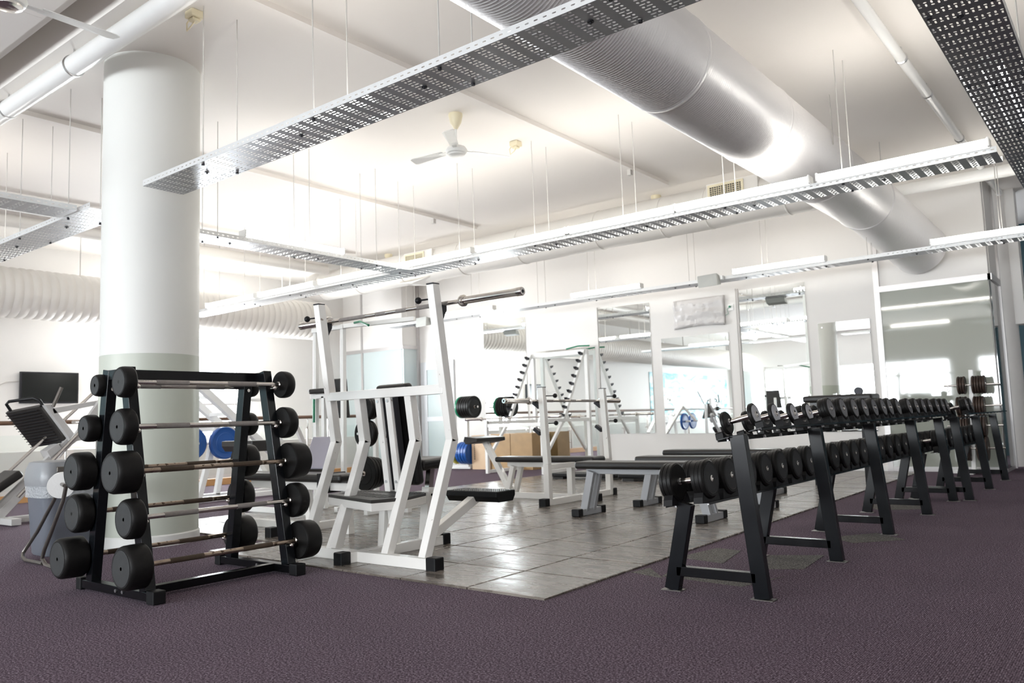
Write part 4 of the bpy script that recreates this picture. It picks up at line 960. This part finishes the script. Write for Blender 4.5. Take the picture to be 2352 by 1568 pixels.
# ================================================================== RIGHT: PLATE RACK BEFORE THE OFFICE GLASS, PADDED BENCH
t = thing('plate_rack', 'white post rack with old brown iron plates in front of the tinted glass', 'weight rack', (-1.95, 12.75, 0))
MB().beam((-1.985, 12.75, .02), (-1.915, 12.75, 1.43), .055, .05, (1, 0, 0)).build('post', white2_m, t, .004)
MB().box(-2.30, -1.60, 12.60, 12.65, .012, .06).box(-2.0, -1.94, 12.4, 12.95, .012, .06).build('base', white2_m, t, .004)
for k, z in enumerate((1.22, .93, .66, .35)):
    MB().cyl((-2.26, 12.72, z), (-1.58, 12.72, z), .013, 12).build('peg', chrome_m, t)
    for s in (-1, 1):
        n = (3, 5)[s > 0] if k == 0 else 4
        r = (.125, .135, .16, .175)[k]
        for j in range(n):
            plate('iron_plate', (-1.95 + s * (.055 + j * .033), 12.72, z), 'x', r - .004 * (j % 2), .028, brownplate_m,
                  'old brown iron plate, %s %s of the white post on its %s peg' % (ORD[j], 'left' if s < 0 else 'right', ('top', 'second', 'third', 'bottom')[k]), 'brown iron plates on the white post rack')
MB().tube([(-2.20, 12.70, 1.22), (-2.215, 12.69, 1.17), (-2.20, 12.68, 1.13), (-2.18, 12.69, 1.17), (-2.20, 12.70, 1.21)], .004, 6).build('spring_clip', zinc_m, t)
t = thing('padded_table', 'tall black padded table standing behind the upper row of dumbbells', 'bench', (-3.1, 10.5, 0))
cushion(-3.45, -2.62, 10.3, 10.7, 1.04, 1.125, t, 'table_pad', bev=.03)
for x in (-3.35, -2.75):
    for y in (10.38, 10.62): MB().beam((x, y, .012), (x, y, 1.04), .05, .05).build('leg', black_m, t, .003)
MB().box(-3.35, -2.75, 10.35, 10.65, .99, 1.04).build('table_frame', black_m, t, .003)
MB().lathe((-2.80, 10.42, 1.16), (-2.80, 10.47, 1.16), [(0, .03), (0, .05), (.05, .05), (.05, .03)], 20).build('clamp_ring', bolt_m, t)

# ================================================================== LEFT: LEG PRESSES, BIN, ROLL STAND
t = thing('hack_squat', 'white plate-loaded leg press with sloping sled rails behind the barbell rack', 'gym machine', (-10.2, 6.5, 0))
for x in (-10.45, -9.95):
    MB().beam((x, 5.75, 1.66), (x, 7.15, .50), .10, .09).build('sled_rail', white2_m, t, .004)
    MB().beam((x, 6.15, 1.0), (x, 5.88, .06), .07, .07).build('leg', white2_m, t, .004)
    MB().beam((x, 6.62, .96), (x, 6.45, .05), .07, .07).build('leg', white2_m, t, .004)
    MB().box(x - .035, x + .035, 5.75, 7.4, .012, .075).build('side_foot', white2_m, t, .004)
    MB().box(x - .045, x + .045, 5.66, 5.75, .001, .09).build('rubber_cap', rubfoot_m, t, .008)
    MB().beam((x, 6.1, .97), (x, 6.75, .97), .06, .06).build('tie_beam', white2_m, t, .004)
for f in (.22, .42, .62): MB().beam((-10.45, 5.75 + 1.4 * f, 1.66 - 1.16 * f), (-9.95, 5.75 + 1.4 * f, 1.66 - 1.16 * f), .07, .05, (0, 1, 0)).build('rung', white2_m, t, .004)
MB().cyl((-10.75, 5.72, .79), (-9.7, 5.72, .79), .024, 12).build('plate_peg', white2_m, t); MB().cyl((-10.75, 6.20, .78), (-9.7, 6.20, .78), .024, 12).build('plate_peg', white2_m, t)
MB().beam((-9.9, 6.5, 1.36), (-9.9, 6.9, 1.36), .04, .04).sphere((-9.9, 6.92, 1.36), .035).build('handle', white2_m, t)
MB().beam((-9.5, 7.0, 1.18), (-9.75, 7.55, .45), .06, .06).beam((-9.5, 7.0, 1.18), (-9.3, 6.7, .8), .05, .05).build('link_arm', white2_m, t, .004)
plate('bumper_plate', (-9.86, 5.72, .79), 'x', .21, .06, blue_m, 'blue bumper plate next to the pillar on the white leg press', 'blue plates on the leg press')
plate('bumper_plate', (-9.86, 6.20, .78), 'x', .215, .07, blue_m, 'blue bumper plate right of the white slanting leg on the leg press', 'blue plates on the leg press')
t = thing('calf_machine', 'low white machine with a chequered black foot block behind the barbell rack', 'gym machine', (-8.2, 5.4, 0))
MB().prism([(5.26, .76), (5.30, .70), (5.46, .70), (5.50, .76), (5.50, .82), (5.26, .82)], 'x', -8.42, -7.82).build('foot_block', stepblk_m, t, .006)
MB().beam((-8.1, 5.4, .70), (-7.45, 5.5, .06), .06, .06).beam((-7.45, 5.5, .06), (-7.3, 5.5, .5), .06, .06).build('frame_leg', white2_m, t, .004)
MB().box(-8.3, -7.1, 5.47, 5.53, .012, .07).build('base_beam', white2_m, t, .004)
cushion(-7.6, -7.2, 5.42, 5.62, .50, .58, t, 'knee_pad', bev=.03)

t = thing('leg_press', 'grey leg press with black ribbed foot plate under the television', 'gym machine', (-10, 4, 0))
def pyz(poly, x0, x1, name, m, bev=.003): return MB().prism(poly, 'x', x0, x1).build(name, m, t, bev)
slab([(-10.35, 3.70, 1.23), (-9.93, 3.90, 1.29), (-9.93, 4.20, .87), (-10.35, 4.0, .82)], .05, 'foot_plate', stepblk_m, .004)
g = MB()
for k in range(13):
    f = (k + .5) / 13; a = Vector((-10.33, 3.71 + .29 * f, 1.22 - .395 * f)); b = Vector((-9.95, 3.89 + .29 * f, 1.275 - .405 * f))
    g.beam(a + Vector((.012, -.022, -.012)), b + Vector((.012, -.022, -.012)), .012, .008)
g = g.build('tread_ribs', rubfoot_m, t); g['kind'] = 'stuff'
pyz([(3.92, 1.30), (3.99, 1.31), (4.30, .90), (4.24, .85)], -9.92, -9.84, 'plate_frame', greyw_m)
pyz([(4.00, 1.26), (4.55, 1.36), (4.56, 1.31), (4.02, 1.20)], -9.90, -9.84, 'upper_arm', greyw_m)
pyz([(4.22, .88), (4.40, .90), (4.72, 1.20), (4.72, 1.40), (4.52, 1.40), (4.30, 1.08), (4.05, .70)], -9.80, -9.74, 'side_plate', greyw_m)
pyz([(3.98, .78), (4.10, .86), (4.14, .80), (4.02, .70)], -10.1, -9.9, 'carriage', greyw_m)
MB().beam((-9.95, 3.42, .08), (-9.95, 4.30, .95), .07, .09).build('main_rail', greyw_m, t, .004)
MB().cyl((-10.12, 3.50, .40), (-10.12, 4.75, 1.62), .018, 12).build('guide_rod', chrome_m, t); MB().cyl((-9.72, 3.62, .30), (-9.72, 4.25, .98), .018, 12).build('guide_rod', chrome_m, t)
MB().beam((-9.95, 3.48, .06), (-9.95, 3.76, .36), .09, .09).build('seat_rail', greyw_m, t, .004)
MB().box(-9.99, -9.91, 3.58, 4.9, .012, .08).box(-10.3, -9.6, 3.52, 3.62, .012, .08).box(-10.3, -9.6, 4.82, 4.9, .012, .08).build('base_frame', greyw_m, t, .004)
MB().beam((-9.97, 4.6, .06), (-9.97, 4.6, 1.25), .07, .07).build('rear_post', greyw_m, t, .004)
slab([(-10.22, 3.36, .27), (-9.80, 3.36, .27), (-9.80, 3.72, .52), (-10.22, 3.72, .52)], .09, 'back_pad', vinyl_m, .03)
slab([(-10.22, 3.20, .26), (-9.80, 3.20, .26), (-9.80, 3.42, .20), (-10.22, 3.42, .20)], .08, 'seat_pad', vinyl_m, .03)
MB().tube([(-10.32, 3.75, 1.25), (-10.32, 3.70, 1.33), (-10.30, 3.72, 1.36), (-9.98, 3.86, 1.385), (-9.94, 3.90, 1.36), (-9.93, 3.94, 1.29)], .018, 10).build('hand_grip', rubfoot_m, t)
MB().cyl((-9.82, 4.0, 1.28), (-9.80, 4.08, 1.50), .020, 12).build('weight_horn', tube_m, t)
MB().cyl((-9.9, 4.25, 1.10), (-9.6, 4.45, 1.10), .018, 12).build('weight_horn', chrome_m, t)
MB().lathe((-9.74, 4.34, 1.10), (-9.70, 4.37, 1.10), [(0, .055), (.045, .055)], 20).build('weight_collar', rubfoot_m, t)
# bin with liner
def rrect(hx, hy, z, c, r=.25, n=5):
    out = []
    rr = min(hx, hy) * r * 1.6
    for qx, qy, a0 in ((1, 1, 0), (-1, 1, 90), (-1, -1, 180), (1, -1, 270)):
        for k in range(n):
            a = math.radians(a0 + 90 * k / (n - 1)); out.append((c[0] + qx * (hx - rr) + rr * math.cos(a), c[1] + qy * (hy - rr) + rr * math.sin(a), z))
    return out
def loft(sections, name, m, parent, smooth=True):
    n = len(sections[0]); mb = MB(); vs = [p for s_ in sections for p in s_]
    fs = [(k * n + i, k * n + (i + 1) % n, (k + 1) * n + (i + 1) % n, (k + 1) * n + i) for k in range(len(sections) - 1) for i in range(n)]
    mb.add(vs, fs, smooth); mb.f.append(tuple(reversed(range(n)))); mb.sm.append(False); b = (len(sections) - 1) * n; mb.f.append(tuple(b + i for i in range(n))); mb.sm.append(False)
    return mb.build(name, m, parent)
BC = (-7.02, 2.98)
t = thing('waste_bin', 'tall grey plastic waste bin with clear liner behind the barbell rack', 'bin', (BC[0], BC[1], 0))
loft([rrect(.165, .20, .002, BC), rrect(.175, .21, .02, BC), rrect(.205, .25, .56, BC)], 'bin_body', bin_m, t)
hood_m = mat('bin_hood_plastic', (0.25, 0.26, 0.275), .35, bump=.1, bscale=80)
loft([rrect(.218, .262, .55, BC), rrect(.222, .268, .60, BC), rrect(.215, .26, .68, BC), rrect(.19, .24, .735, BC), rrect(.17, .21, .745, BC)], 'bin_hood', hood_m, t)
loft([rrect(.2135, .2585, .46, BC), rrect(.212, .257, .50, BC), rrect(.2145, .2595, .555, BC)], 'bin_liner', bag_m, t)
MB().box(BC[0] + .200, BC[0] + .226, BC[1] - .17, BC[1] + .17, .655, .70).build('bin_flap', tube_m, t, .006)
# tubular stand with a paper roll
t = thing('roll_stand', 'bent tubular floor stand holding a paper roll beside the bin', 'stand', (-6.5, 2.6, 0))
MB().tube([(-6.30, 2.65, .60), (-6.36, 2.65, .56), (-6.45, 2.65, .47), (-6.73, 2.65, .224), (-6.87, 2.64, .11), (-6.90, 2.62, .06), (-6.86, 2.60, .03), (-6.75, 2.58, .019), (-6.45, 2.58, .018)], .0135, 10).build('stand_tube', tube_m, t)
MB().tube([(-5.90, 2.50, .60), (-5.94, 2.50, .50), (-6.13, 2.50, .26), (-6.23, 2.50, .14), (-6.26, 2.50, .08), (-6.23, 2.51, .04), (-6.14, 2.53, .02), (-5.9, 2.56, .018)], .0135, 10).build('stand_tube', tube_m, t)
MB().cyl((-6.36, 2.64, .60), (-5.88, 2.48, .60), .012, 10).build('roll_axle', tube_m, t)
r_o = thing('paper_roll', 'thick white paper roll on the tubular stand by the bin', 'paper roll', (-6.2, 2.58, .585))
MB().lathe((-6.30, 2.640, .590), (-6.09, 2.545, .590), [(0, .022), (0, .088), (.23, .088), (.23, .022)], 36).build('roll', paper_m, r_o)
